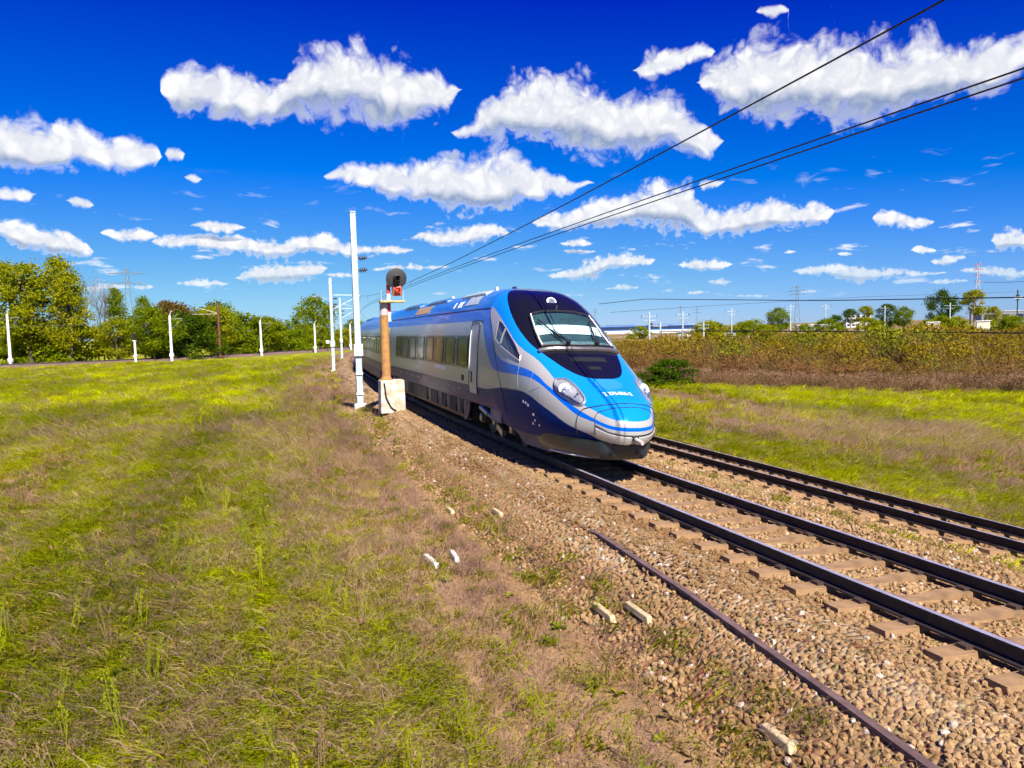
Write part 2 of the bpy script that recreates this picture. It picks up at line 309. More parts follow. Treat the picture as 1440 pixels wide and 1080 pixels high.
# ------------------------------------------------------------------ materials
MATS = {}
def mat(name, col=(.5, .5, .5), rough=.6, metal=0.0, var=.0, vscale=6.0, bump=0.0, bscale=40.0, coat=0.0, spec=.5, ior=None, col2=None, emit=None):
    if name in MATS: return MATS[name]
    m = bpy.data.materials.new(name); m.use_nodes = True
    t = NT(m.node_tree); b = t.n['Principled BSDF']
    b.inputs['Roughness'].default_value = rough; b.inputs['Metallic'].default_value = metal
    b.inputs['Coat Weight'].default_value = coat; b.inputs['Coat Roughness'].default_value = .06
    b.inputs['Specular IOR Level'].default_value = spec
    if ior: b.inputs['IOR'].default_value = ior
    b.inputs['Base Color'].default_value = (*col, 1)
    tc = t.add('ShaderNodeTexCoord').outputs['Object']
    if var or col2:
        n = t.noise(tc, vscale, 6, .6)
        c2 = col2 if col2 else tuple(max(0, c * (1 - var)) for c in col)
        c1 = col if col2 else tuple(min(1, c * (1 + var)) for c in col)
        t.l.new(t.mix(t.smooth(n, .3, .7), (*c1, 1), (*c2, 1)), b.inputs['Base Color'])
        rn = t.math('MULTIPLY_ADD', n, .3, max(rough - .15, .02)); t.l.new(rn, b.inputs['Roughness'])
    if bump:
        bp = t.add('ShaderNodeBump'); bp.inputs['Strength'].default_value = bump; bp.inputs['Distance'].default_value = .02
        t.l.new(t.noise(tc, bscale, 5, .6), bp.inputs['Height']); t.l.new(bp.outputs[0], b.inputs['Normal'])
    if emit:
        b.inputs['Emission Color'].default_value = (*emit[0], 1); b.inputs['Emission Strength'].default_value = emit[1]
    MATS[name] = m
    return m

def pchip(xs, ys):
    xs = np.array(xs, float); ys = np.array(ys, float)
    h = np.diff(xs); d = np.diff(ys) / h
    m = np.zeros(len(xs)); m[0], m[-1] = d[0], d[-1]
    for i in range(1, len(xs) - 1):
        if d[i - 1] * d[i] > 0:
            w1, w2 = 2 * h[i] + h[i - 1], h[i] + 2 * h[i - 1]
            m[i] = (w1 + w2) / (w1 / d[i - 1] + w2 / d[i])
    def f(x):
        x = np.clip(np.asarray(x, float), xs[0], xs[-1])
        i = np.clip(np.searchsorted(xs, x) - 1, 0, len(h) - 1)
        t = (x - xs[i]) / h[i]
        return ((2*t**3-3*t**2+1)*ys[i] + (t**3-2*t**2+t)*h[i]*m[i] + (-2*t**3+3*t**2)*ys[i+1] + (t**3-t**2)*h[i]*m[i+1])
    return f

CAR1_L = 22.7
B_zt = pchip([0,.02,.06,.15,.3,.48,.8,1.2,1.62,2,2.5,3,3.33,3.8,4.22,4.7,5.2,5.8,6.5,7.5,40],
             [.93,1.01,1.10,1.22,1.34,1.43,1.56,1.71,1.88,2.04,2.28,2.53,2.71,3.02,3.29,3.56,3.77,3.92,4.00,4.03,4.03])
B_W = pchip([0,.02,.06,.15,.3,.5,1,1.5,2,3,4,5,40], [.12,.2,.3,.43,.55,.67,.94,1.12,1.24,1.35,1.40,1.41,1.41])
B_zm = pchip([0,.5,1,2,3,5,40], [.86,.92,.98,1.15,1.32,1.5,1.5])
B_zb = pchip([0,.06,.2,.5,1,3,4,4.6,5.2,40], [.74,.66,.6,.56,.53,.53,.56,.68,.86,.88])
B_n = pchip([0,1,2,4,6,40], [2.2,2.7,3.2,3.4,3.5,3.5])
B_wb = pchip([0,.5,1.5,3,5,40], [.5,.62,.8,.9,.93,.93])

def section(a, nu=22, nl=7):
    zt, W, zm, zb, n, wb = (float(g(a)) for g in (B_zt, B_W, B_zm, B_zb, B_n, B_wb))
    pts = []
    for i in range(nl):                      # lower side, bottom edge up to the widest line
        t = 1 - i / nl
        pts.append((W - W * (1 - wb) * t**2.2, zm - (zm - zb) * t))
    for i in range(nu + 1):                  # upper side to the crown
        th = (i / nu) * math.pi / 2
        c, s = math.cos(th), math.sin(th)
        pts.append((W * max(c, 0)**(2 / n), zm + (zt - zm) * s**(2 / n)))
    pts[-1] = (0.0, zt)
    return pts

def loft(stations, sec, cap0=True, cap1=True, nose=False):
    verts, faces, rings = [], [], []
    for a in stations:
        half = sec(a)
        ring = [(x, a, z) for x, z in half] + [(-x, a, z) for x, z in half[-2::-1]]
        rings.append(range(len(verts), len(verts) + len(ring))); verts += ring
    m = len(rings[0])
    for r0, r1 in zip(rings[:-1], rings[1:]):
        for j in range(m - 1):
            faces.append((r0[j], r1[j], r1[j + 1], r0[j + 1]))
        faces.append((r0[m - 1], r1[m - 1], r1[0], r0[0]))
    if cap0: faces.append(tuple(rings[0]))
    if cap1: faces.append(tuple(rings[-1])[::-1])
    return verts, faces

def body1_stations():
    st = [0, .01, .025, .045, .07, .1, .14, .19, .25, .32, .4, .5, .6, .72, .85, 1.0]
    st += list(np.linspace(1.15, 6.5, 44)) + list(np.linspace(7, CAR1_L, 20))
    return [float(s) for s in st]


# ------------------------------------------------------------------ the train
def paint(name, c, metal=.15, rough=.28, coat=.6):
    return mat(name, c, rough=rough, metal=metal, var=.04, vscale=1.2, coat=coat)
SILVER = (.41, .40, .39); HOOD = (.004, .215, .70); STRIPE = (.001, .11, .60); NAVY = (.001, .016, .13)

def curve_node(t, x, pts, xmax, ymax):
    nd = t.add('ShaderNodeFloatCurve'); c = nd.mapping.curves[0]
    while len(c.points) < len(pts): c.points.new(.5, .5)
    for p, (a, z) in zip(c.points, pts):
        p.location = (a / xmax, z / ymax); p.handle_type = 'VECTOR' if len(pts) > 30 else 'AUTO_CLAMPED'
    nd.mapping.extend = 'HORIZONTAL'; nd.mapping.update()
    t.l.new(x, nd.inputs['Value'])
    return t.math('MULTIPLY', nd.outputs[0], ymax)

def livery(name, nose):
    m = bpy.data.materials.new(name); m.use_nodes = True
    t = NT(m.node_tree); b = t.n['Principled BSDF']
    tc = t.add('ShaderNodeTexCoord').outputs['Object']
    s = t.add('ShaderNodeSeparateXYZ'); t.l.new(tc, s.inputs[0]); y, z = s.outputs[1], s.outputs[2]
    gt = lambda lim: t.math('GREATER_THAN', z, lim)
    if nose:
        x = t.math('DIVIDE', y, 7.0, clamp=True)
        navy = curve_node(t, x, [(0,.60),(.15,.62),(.41,.66),(.56,.76),(.87,.86),(1.15,.96),(1.48,1.10),(2.03,1.28),(2.54,1.42),(3.14,1.48),(3.84,1.48),(4.54,1.43),(5.8,1.33),(7,1.33)], 7, 4.5)
        lo = curve_node(t, x, [(0,.89),(.15,.92),(.46,1.02),(.86,1.14),(1.15,1.28),(1.57,1.47),(2.08,1.67),(2.64,1.79),(3.14,1.81),(3.75,1.82),(4.43,1.83),(4.97,1.90),(5.42,2.17),(5.9,2.63),(6.34,3.05),(6.5,3.1),(7,3.1)], 7, 4.5)
        hi = curve_node(t, x, [(0,.96),(.16,.99),(.47,1.09),(.87,1.25),(1.26,1.42),(1.64,1.58),(1.91,1.68),(2.34,1.85),(2.74,1.95),(3.27,2.01),(3.93,2.07),(4.56,2.19),(4.89,2.34),(5.24,2.77),(5.5,3.03),(5.8,3.26),(6.0,3.5),(6.2,4.4),(7,4.4)], 7, 4.5)
        top = curve_node(t, x, [(0,1.07),(.1,1.09),(.27,1.14),(.54,1.24),(.82,1.34),(1.3,1.56),(1.88,1.82),(2.23,1.98),(2.76,2.2),(3.28,2.37),(3.78,2.57),(4.36,2.86),(5.05,3.18),(5.6,3.38),(6.0,3.5),(6.2,4.4),(7,4.4)], 7, 4.5)
        c = t.mix(gt(navy), (*NAVY, 1), (*SILVER, 1))
        c = t.mix(gt(lo), c, (*STRIPE, 1))
        c = t.mix(gt(hi), c, (*SILVER, 1))
        c = t.mix(gt(top), c, (*HOOD, 1))
        met = t.math('ADD', t.math('SUBTRACT', gt(navy), gt(lo)), t.math('SUBTRACT', gt(hi), gt(top)))
    else:
        c = t.mix(gt(1.33), (*NAVY, 1), (*SILVER, 1)); c = t.mix(gt(3.1), c, (*STRIPE, 1))
        met = t.math('SUBTRACT', gt(1.33), gt(3.1))
    c = t.mix(gt(3.47), c, t.mix(t.math('GREATER_THAN', y, 6.1) if nose else 1.0, c, (.004, .16, .56, 1)))
    # road dust on the lower body
    n = t.noise(tc, 1.7, 6, .65); n2 = t.noise(t.vec('MULTIPLY', tc, (6, .6, 6)), 1.0, 5, .6)
    dust = t.math('MULTIPLY', t.math('MULTIPLY', t.smooth(z, 1.75, .75), t.smooth(t.math('ADD', n, n2), .85, 1.25)), .40)
    if nose: dust = t.math('MULTIPLY', dust, t.smooth(y, 4.2, 7.0))
    c = t.mix(dust, c, (.10, .072, .066, 1))
    t.l.new(c, b.inputs['Base Color'])
    t.l.new(t.math('MULTIPLY_ADD', met, .15, .03), b.inputs['Metallic'])
    t.l.new(t.math('MULTIPLY_ADD', n, .16, .22), b.inputs['Roughness'])
    t.l.new(t.math('MULTIPLY', gt(1.45), .16), b.inputs['Coat Weight'])
    t.l.new(t.math('MULTIPLY_ADD', gt(1.45), .27, .04), b.inputs['Specular IOR Level']); b.inputs['Coat Roughness'].default_value = .05
    return m

M_glass = mat('tinted_window_glass', (.010, .016, .008), rough=.03, spec=.8, ior=1.65, var=.1, vscale=2)
M_band = mat('window_band_grey', (.055, .055, .065), rough=.3, var=.1, vscale=3, coat=.4)
M_mask = mat('black_gloss_mask', (.007, .007, .009), rough=.12, coat=.25, spec=.35)
M_seam = mat('dark_panel_gap', (.012, .012, .02), rough=.7)
M_rub = mat('black_rubber', (.012, .012, .013), rough=.55, var=.2, vscale=9)
M_under = mat('dirty_underframe', (.035, .028, .027), rough=.7, var=.35, vscale=5, bump=.2)
M_skirt = mat('mauve_dusty_skirt', (.115, .080, .082), rough=.55, var=.22, vscale=2.5)
M_apron = mat('dark_teal_apron', (.018, .032, .042), rough=.35, var=.2, vscale=3, coat=.3)
M_steel = mat('worn_steel', (.36, .35, .34), rough=.35, metal=.8, var=.2, vscale=8)
M_white = mat('white_paint', (.8, .8, .8), rough=.4, var=.05, vscale=4)
M_silv = mat('silver_paint', SILVER, rough=.3, metal=.45, var=.05, vscale=3, coat=.4)
M_hoodp = mat('bright_blue_paint', HOOD, rough=.28, var=.03, vscale=3, coat=.7)
M_lens = None

def glass_mat(name, tint=(.75, .85, .9), alpha=.75):
    m = bpy.data.materials.new(name); m.use_nodes = True; t = NT(m.node_tree)
    t.n.clear(); out = t.add('ShaderNodeOutputMaterial')
    tr = t.add('ShaderNodeBsdfTransparent'); tr.inputs[0].default_value = (*[c * alpha for c in tint], 1)
    gl = t.add('ShaderNodeBsdfGlossy'); gl.inputs['Roughness'].default_value = .02
    fr = t.add('ShaderNodeFresnel'); fr.inputs[0].default_value = 1.5
    mx = t.add('ShaderNodeMixShader'); t.l.new(t.math('MULTIPLY', fr.outputs[0], 1.3, clamp=True), mx.inputs[0])
    t.l.new(tr.outputs[0], mx.inputs[1]); t.l.new(gl.outputs[0], mx.inputs[2]); t.l.new(mx.outputs[0], out.inputs[0])
    return m
M_wind = glass_mat('windscreen_glass', (.82, .95, .97), .9)
M_lens = glass_mat('headlight_lens', (.95, .97, 1.0), .92)

bv, bf = loft(body1_stations(), section)
BVH1 = BVHTree.FromPolygons([Vector(p) for p in bv], bf)

def smooth_poly(pts, closed=True, it=1):
    pts = [Vector(p) for p in pts]
    for _ in range(it):
        n = len(pts); out = []
        rng = range(n) if closed else range(n - 1)
        if not closed: out.append(pts[0])
        for i in rng:
            a, b = pts[i], pts[(i + 1) % n]
            out += [a.lerp(b, .25), a.lerp(b, .75)]
        if not closed: out.append(pts[-1])
        pts = out
    return pts

def patch_mesh(outline, off, thick=.012, res=.07, bvh=None):
    """a shell laid on the car body: outline in train space, pushed onto the surface"""
    bvh = bvh or BVH1
    pts = [Vector(p) for p in outline]; n = len(pts)
    ctr = sum(pts, Vector()) / n
    nor = Vector()
    for i in range(n):
        a, b = pts[i] - ctr, pts[(i + 1) % n] - ctr; nor += a.cross(b)
    nor.normalize()
    loc, sn, _, _ = bvh.find_nearest(ctr)
    if sn.dot(nor) < 0: nor = -nor
    ax = nor.cross(Vector((0, 1, 0))).normalized()
    if ax.length < .5: ax = Vector((1, 0, 0))
    ay = nor.cross(ax)
    poly = []
    for i in range(n):
        a, b = pts[i] - ctr, pts[(i + 1) % n] - ctr
        k = max(1, int((b - a).length / res))
        for j in range(k):
            p = a.lerp(b, j / k); poly.append(Vector((p.dot(ax), p.dot(ay))))
    P = np.array([(p.x, p.y) for p in poly]); m = len(P)
    lo, hi = P.min(0), P.max(0)
    gx, gy = np.meshgrid(np.arange(lo[0], hi[0], res), np.arange(lo[1], hi[1], res)); G = np.c_[gx.ravel(), gy.ravel()]
    inside = np.zeros(len(G), bool); near = np.full(len(G), 9.0)
    for i in range(m):
        a, b = P[i], P[(i + 1) % m]
        c = (a[1] > G[:, 1]) != (b[1] > G[:, 1])
        with np.errstate(divide='ignore', invalid='ignore'):
            xi = (b[0] - a[0]) * (G[:, 1] - a[1]) / (b[1] - a[1]) + a[0]
        inside ^= c & (G[:, 0] < xi)
        d = b - a; L = max(d @ d, 1e-9); tt = np.clip(((G - a) @ d) / L, 0, 1)
        near = np.minimum(near, np.hypot(*(G - a - tt[:, None] * d).T))
    G = G[inside & (near > res * .45)]
    V2 = poly + [Vector(g) for g in G]
    cv, ce, cf, *_ = delaunay_2d_cdt(V2, [(i, (i + 1) % m) for i in range(m)], [list(range(m))], 1, 1e-5)
    top, keep = [], []
    for p in cv:
        o = ctr + ax * p.x + ay * p.y
        h = bvh.ray_cast(o + nor * .9, -nor, 3.0)
        if h[0] is None or h[1].dot(nor) < .05: h = bvh.find_nearest(o)
        top.append(h[0] + h[1] * off)
    base = [t - nor * thick for t in top]
    faces = []
    from collections import Counter
    ec = Counter()
    for f in cf:
        f = list(f)
        a, b, c = (top[f[k]] for k in range(3))
        if (b - a).cross(c - a).dot(nor) < 0: f.reverse()
        faces.append(f)
        for i in range(len(f)): ec[(f[i], f[(i + 1) % len(f)])] += 1
    N = len(top)
    for (a, b) in list(ec):
        if (b, a) not in ec: faces.append([b, a, a + N, b + N])
    return top + base, faces

def patch(name, outline, matl, parent, off=.006, thick=.012, res=.07, bvh=None, mirror=False):
    v, f = patch_mesh(outline, off, thick, res, bvh)
    o = mesh_obj(name, v, f, matl, parent, smooth=True)
    o.data.set_sharp_from_angle(angle=R_(50))
    if mirror:
        o2 = mesh_obj(name, [(-p[0], p[1], p[2]) for p in v], [g[::-1] for g in f], matl, parent, smooth=True)
        o2.data.set_sharp_from_angle(angle=R_(50)); return o, o2
    return o

def on_body(pts, off=0.0, step=.08, bvh=None):
    bvh = bvh or BVH1; out = []
    pts = [Vector(p) for p in pts]
    for a, b in zip(pts[:-1], pts[1:]):
        k = max(1, int((b - a).length / step))
        for j in range(k):
            h = bvh.find_nearest(a.lerp(b, j / k)); out.append(h[0] + h[1] * off)
    h = bvh.find_nearest(pts[-1]); out.append(h[0] + h[1] * off)
    return out

def seam(parent, pts, r=.008, mirror=True, matl=None, name='panel_gap', closed=False):
    pts = list(pts) + ([pts[0]] if closed else [])
    w = on_body(pts)
    if mirror: MB().tube([(-p.x, p.y, p.z) for p in w], r, 5).build(name, matl or M_seam, parent)
    return MB().tube(w, r, 5).build(name, matl or M_seam, parent)

a_tr = PSI + (27 - TRK_S0) / TRK_R
Ut = Vector((math.sin(a_tr), math.cos(a_tr), 0)); Nt0 = Vector((math.cos(a_tr), -math.sin(a_tr), 0)); gt_ = math.atan(CANT1 / 1.5)
Wt = Nt0 * math.sin(gt_) + Vector((0, 0, math.cos(gt_))); Nt = Nt0 * math.cos(gt_) - Vector((0, 0, math.sin(gt_)))
O_tr = TP(17, 0) - Ut * 4.28
train = empty('high_speed_train')
train.matrix_world = Matrix(((Nt.x, Ut.x, Wt.x, O_tr.x), (Nt.y, Ut.y, Wt.y, O_tr.y), (Nt.z, Ut.z, Wt.z, O_tr.z), (0, 0, 0, 1)))
tag(train, 'blue and silver high speed train with streamlined nose running on the main track', 'train')

body = mesh_obj('lead_car_body', bv, bf, livery('lead_car_livery', True), train, smooth=True)
body.data.set_sharp_from_angle(angle=R_(50))

def sym(half):
    return [(x, a, 0) for x, a in half] + [(-x, a, 0) for x, a in half[::-1] if x > 1e-4]
def drop(pts, dz=5.0):
    """lift a plan outline (x, a) to the roof side of the body"""
    out = []
    for x, a, _ in pts:
        h = BVH1.ray_cast(Vector((x, a, dz)), Vector((0, 0, -1)))
        out.append(h[0] if h[0] is not None else Vector((x, a, 2)))
    return out

# black mask around the windscreen
mask_o = drop(sym([(0, 1.46), (.25, 1.49), (.44, 1.60), (.60, 1.86), (.73, 2.2), (.84, 2.56), (.94, 2.93), (1.01, 3.25), (1.08, 3.75), (1.10, 4.28), (1.05, 4.88), (.93, 5.45), (.74, 5.92), (.42, 6.14), (.0, 6.2)]))
patch('windscreen_mask', smooth_poly(mask_o, True, 1), M_mask, train, off=.008, thick=.03, res=.1)
patch('hood_vent', drop([(-.42, 2.25, 0), (.42, 2.25, 0), (.40, 2.42, 0), (-.40, 2.42, 0)]), M_rub, train, off=.014, res=.08)
patch('hood_vent', drop([(-.14, 1.9, 0), (.14, 1.9, 0), (.14, 2.02, 0), (-.14, 2.02, 0)]), M_rub, train, off=.014, res=.08)
M_cabin = mat('cab_interior', (.035, .075, .085), rough=.6, var=.3, vscale=4)
wso = drop([(-.86, 2.98, 0), (-.45, 2.9, 0), (0, 2.87, 0), (.45, 2.9, 0), (.86, 2.98, 0), (.82, 3.6, 0), (.76, 4.14, 0), (.4, 4.19, 0), (0, 4.2, 0), (-.4, 4.19, 0), (-.76, 4.14, 0), (-.82, 3.6, 0)])
ws = patch('windscreen', wso, M_wind, train, off=.055, thick=.008, res=.1)
patch('cab_interior', wso, M_cabin, ws, off=.012, thick=.004, res=.1)
patch('sun_blind', drop([(-.80, 3.42, 0), (.80, 3.42, 0), (.79, 3.74, 0), (-.79, 3.74, 0)]), mat('sun_blind_cloth', (.78, .84, .84), rough=.8, var=.06, vscale=3), ws, off=.03, thick=.004, res=.1)
patch('dashboard', drop([(-.80, 2.98, 0), (.80, 2.98, 0), (.80, 3.12, 0), (-.80, 3.12, 0)]), mat('dashboard_grey', (.16, .24, .25), rough=.6, var=.3, vscale=7), ws, off=.03, thick=.004, res=.1)
mb = MB(); mb.tube(on_body(list(wso) + [wso[0]], .055), .026, 6); mb.build('windscreen_seal', M_rub, ws)
for sx in (-1, 1):
    mb = MB(); mb.tube(on_body(drop([(sx * .835, 2.98, 0), (sx * .80, 3.6, 0), (sx * .735, 4.12, 0)]), .075), .017, 6); mb.build('white_trim', M_white, ws)
mb = MB(); mb.tube(on_body(drop([(-.95, 2.88, 0), (-.5, 2.77, 0), (0, 2.74, 0), (.5, 2.77, 0), (.95, 2.88, 0)]), .03), [.05] + [.075] * 24 + [.05] if False else .06, 8)
mb.build('windscreen_cowl', mat('cowl_grey', (.09, .08, .09), rough=.3, var=.2, vscale=5), train, smooth=True)
for sx, tip in ((-1, (-.66, 3.86)), (1, (.62, 3.84))):
    piv = drop([(sx * .28 if sx < 0 else .42, 2.86, 0)])[0]; tp = drop([(tip[0], tip[1], 0)])[0]
    mid = piv.lerp(tp, .55)
    mb = MB(); mb.tube(on_body([piv, mid], .12), .016, 6)
    mb.tube([p + Vector((.05, 0, .01)) for p in on_body([piv, mid], .12)], .01, 6)
    mb.tube(on_body([piv.lerp(tp, .25), tp], .095), .019, 6); mb.cyl(piv + Vector((0, -.03, .1)), (0, -.5, .8), .05, .12, 12)
    mb.build('wiper', M_rub, ws)
# marker lamp over the windscreen
hb = drop([(0, 4.72, 0)])[0]; hn = (BVH1.find_nearest(hb)[1] + Vector((0, -.9, 0))).normalized()
lamp = MB().lathe(hb, hn, [(-.14, .13), (.02, .13), (.03, .115), (.03, .0)], 28).build('marker_lamp', M_white, train, smooth=True)
MB().lathe(hb + hn * .012, hn, [(.0, .085), (.03, .085), (.035, .05), (.03, .0)], 20).build('lamp_reflector', mat('lamp_glass', (.30, .34, .42), rough=.15, metal=.6), lamp, smooth=True)
MB().tube([drop([(0, 4.36, 0)])[0], drop([(0, 4.36, 0)])[0] + Vector((0, -.03, .09))], .02, 8).build('washer_nozzle', M_steel, train)

# headlights
hl = [(-.98,1.79,1.75),(-.91,1.77,1.79),(-.77,1.62,1.78),(-.71,1.36,1.68),(-.67,1.04,1.52),(-.67,.86,1.42),(-.73,.80,1.33),(-.81,.91,1.32),(-.90,1.15,1.39),(-.99,1.42,1.48),(-1.03,1.62,1.58)]
M_hin = mat('headlight_reflector', (.62, .62, .66), rough=.25, metal=.5, var=.25, vscale=9)
for sx in (-1, 1):
    oo = [(-sx * abs(x) * -1, a, z) for x, a, z in hl]; oo = [(sx * abs(x), a, z) for x, a, z in hl]
    oo = smooth_poly(oo, True, 1)
    h0 = patch('headlight', oo, M_hin, train, off=.008, thick=.03, res=.05)
    mb = MB(); mb.tube(on_body(list(oo) + [oo[0]], .015), .022, 6); mb.build('headlight_rim', M_silv, h0, smooth=True)
    c0 = BVH1.find_nearest(Vector((sx * .90, 1.42, 1.60))); c, n_ = c0[0], (c0[1] + Vector((0, -1.0, .1))).normalized()
    MB().lathe(c, n_, [(-.03, .125), (.03, .125), (.045, .11), (.035, .06), (.02, .0)], 28).build('lamp_ring', M_white, h0, smooth=True)
    MB().lathe(c + n_ * .03, n_, [(0, .045), (.02, .04), (.025, .0)], 20).build('lamp', mat('lamp_core', (.30, .32, .50), rough=.1, metal=.3), h0, smooth=True)
    c1 = BVH1.find_nearest(Vector((sx * .79, 1.08, 1.47))); 
    for k, (dx, da, dz) in enumerate(((0, 0, 0), (-.05 * sx, .0, .07), (.05 * sx, .1, -.02))):
        MB().lathe(c1[0] + Vector((dx, da, dz)), c1[1], [(0, .035), (.03, .03), (.035, 0)], 12).build('small_lamp', mat('lamp_core2', (.28, .27, .42), rough=.12, metal=.4), h0, smooth=True)
    patch('headlight_lens', oo, M_lens, h0, off=.05, thick=.004, res=.06)

# nose hatch lines, round hood cover, running number
seam(train, [(0,.40,1.39),(-.3,.43,1.37),(-.58,.6,1.32),(-.74,.76,1.26),(-.82,.84,1.16),(-.845,.86,1.01),(-.82,.88,.79),(-.71,.9,.62)], .013)
seam(train, [(0,.29,1.33),(-.17,.30,1.32),(-.41,.37,1.28),(-.57,.48,1.21),(-.63,.49,1.10),(-.63,.45,.98),(-.60,.47,.76),(-.5,.37,.69),(-.28,.17,.63),(0,.09,.62)], .010)
seam(train, [(-.62,.43,.96),(-.47,.2,.86),(-.27,.05,.82),(0,0,.80)], .016)
M_hatch = mat('hatch_silver', (.52, .51, .51), rough=.3, metal=.3, coat=.4)
lip = patch('coupler_hatch', [(-.60,.44,.93),(-.47,.2,.84),(-.27,.05,.79),(-.06,.0,.77),(-.06,.06,.66),(-.28,.16,.66),(-.5,.36,.71),(-.59,.46,.78)], M_hatch, train, off=.028, thick=.04, res=.05)
patch('coupler_hatch', [(.60,.44,.93),(.47,.2,.84),(.27,.05,.79),(.06,.0,.77),(.06,.06,.66),(.28,.16,.66),(.5,.36,.71),(.59,.46,.78)], M_hatch, train, off=.028, thick=.04, res=.05)
MB().box((0, .03, .76), (.13, .16, .09)).build('coupler_slot', M_rub, train, bevel=.01)
MB().tube([(0, .05, .76), (.02, -.28, .70)], [.045, .038], 10).build('coupler_bar', mat('coupler_pink_grey', (.55, .47, .46), rough=.45, var=.1), train, smooth=True)
em = [(.30 * math.cos(t), 1.24 + .26 * math.sin(t), 0) for t in np.linspace(0, 2 * math.pi, 28)[:-1]]
patch('round_hood_cover', drop(em), mat('hood_cover_blue', (.03, .26, .74), rough=.22, coat=.8), train, off=.006, res=.08)
seam(train, drop(em), .006, mirror=False, closed=True, matl=mat('blue_gap', (.0, .06, .30), rough=.5))
def text_on_hood(txt, a0, width, name, matl, parent):
    cu = bpy.data.curves.new('lettering', 'FONT'); cu.body = txt; cu.align_x = 'CENTER'; cu.size = 1.0; cu.offset = .02
    ob = bpy.data.objects.new('lettering', cu); COL.objects.link(ob)
    me = bpy.data.meshes.new_from_object(ob.evaluated_get(bpy.context.evaluated_depsgraph_get()))
    bpy.data.objects.remove(ob); co = np.array([v.co[:] for v in me.vertices]); w = np.ptp(co[:, 0]); k = width / w
    v = []
    for x, y, _ in co:
        h = BVH1.ray_cast(Vector((x * k, a0 + y * k * 1.5, 5)), Vector((0, 0, -1))); v.append(h[0] + h[1] * .008)
    return mesh_obj(name, v, [tuple(p.vertices) for p in me.polygons], matl, parent)
text_on_hood('2 370-006-2', .74, .62, 'running_number', M_white, train)

# cab side window, joint, doors, side windows
for sx in (-1, 1):
    sw = [(-1.24,4.95,3.05),(-1.36,4.88,2.60),(-1.36,4.53,2.47),(-1.28,3.22,2.12),(-1.25,3.27,2.23),(-1.24,3.66,2.48),(-1.24,4.28,2.81),(-1.23,4.75,3.02)]
    sw = [(sx * abs(x), a, z) for x, a, z in sw]
    q = patch('cab_side_window', sw, M_glass, train, off=.012, thick=.02, res=.09)
    mb = MB(); mb.tube(on_body(sw + [sw[0]], .012), .016, 6); mb.build('window_frame', mat('frame_brown_silver', (.42, .36, .33), rough=.35, metal=.4), q)
    mb = MB(); mb.tube(on_body([(sx*1.3, 4.45, 2.5), (sx*1.24, 4.40, 2.86)], .016), .03, 4); mb.build('window_bar', M_silv, q)
seam(train, [(-1.2,5.86,3.30),(-1.24,5.8,3.23),(-1.35,5.24,2.77),(-1.39,4.89,2.32),(-1.4,4.57,1.83),(-1.4,4.25,1.45),(-1.37,3.94,1.03),(-1.36,3.85,.9)], .012)
seam(train, [(-1.17,3.34,2.36),(-1.29,3.22,2.1),(-1.34,3.12,1.52)], .006, matl=M_silv)
seam(train, [(-1.2,2.51,1.95),(-1.27,2.49,1.50),(-1.19,2.05,1.60),(-1.2,2.02,1.34)], .006, matl=M_silv)
seam(train, [(-1.35,5.9,3.47),(-1.35,9,3.47),(-1.35,14,3.47),(-1.35,CAR1_L-.1,3.47)], .016)
M_door = mat('door_silver', (.42, .42, .43), rough=.4, metal=.1, coat=.1, var=.05, vscale=3)
def side_rect(a0, a1, z0, z1, sx, r=.08):
    pts = []
    for (ca, cz, t0) in ((a1 - r, z1 - r, 0), (a0 + r, z1 - r, 90), (a0 + r, z0 + r, 180), (a1 - r, z0 + r, 270)):
        for k in range(4):
            t = R_(t0 + k * 30); pts.append((sx * 1.4, ca + r * math.cos(t), cz + r * math.sin(t)))
    return pts
for sx in (-1, 1):
    d = patch('door', side_rect(6.45, 7.28, 1.12, 3.05, sx), M_door, train, off=.012, thick=.03, res=.16)
    mb = MB(); mb.tube(on_body(side_rect(6.45, 7.28, 1.12, 3.05, sx) + side_rect(6.45, 7.28, 1.12, 3.05, sx)[:1], .012), .012, 5); mb.build('door_seal', M_rub, d)
    patch('handle_recess', side_rect(6.95, 7.12, 1.42, 1.72, sx, .04), M_rub, d, off=.022, res=.08)
    mb = MB(); mb.tube(on_body([(sx*1.4, 7.03, 1.46), (sx*1.4, 7.03, 1.66)], .035), .014, 6); mb.build('door_handle', mat('handle_yellow', (.65, .52, .12), rough=.4), d)
    mb = MB(); mb.tube(on_body([(sx*1.4, 7.2, 1.75), (sx*1.37, 7.2, 2.85)], .03), .013, 6); mb.build('grab_rail', M_white, d)
    patch('window_band', side_rect(7.42, 20.4, 1.775, 2.70, sx, .1), M_band, train, off=.006, res=.3)

seam(train, [(-1.4,6.2,3.1),(-1.4,6.8,3.12),(-1.4,7.35,3.1)], .014)
def slice_bvh(a):
    """a straight length of the full car section, for sharing window shells"""
    sec = section(a)
    v, f = loft([-2.0, 2.0], lambda q: sec, False, False); return BVHTree.FromPolygons([Vector(p) for p in v], f)
BVHS = slice_bvh(12.0)
wv, wf = patch_mesh(side_rect(-.60, .60, 1.84, 2.64, -1, .1), .014, .02, .2, BVHS)
win_me = mesh_obj('window', wv, wf, M_glass, None, smooth=True, link=False).data; win_me.set_sharp_from_angle(angle=R_(50))
wv2 = [(-p[0], p[1], p[2]) for p in wv]
win_meR = mesh_obj('window', wv2, [g[::-1] for g in wf], M_glass, None, smooth=True, link=False).data; win_meR.set_sharp_from_angle(angle=R_(50))
fmb = MB(); fr_pts = side_rect(-.60, .60, 1.84, 2.64, -1, .1); fmb.tube(on_body(fr_pts + fr_pts[:1], .014, bvh=BVHS), .012, 4)
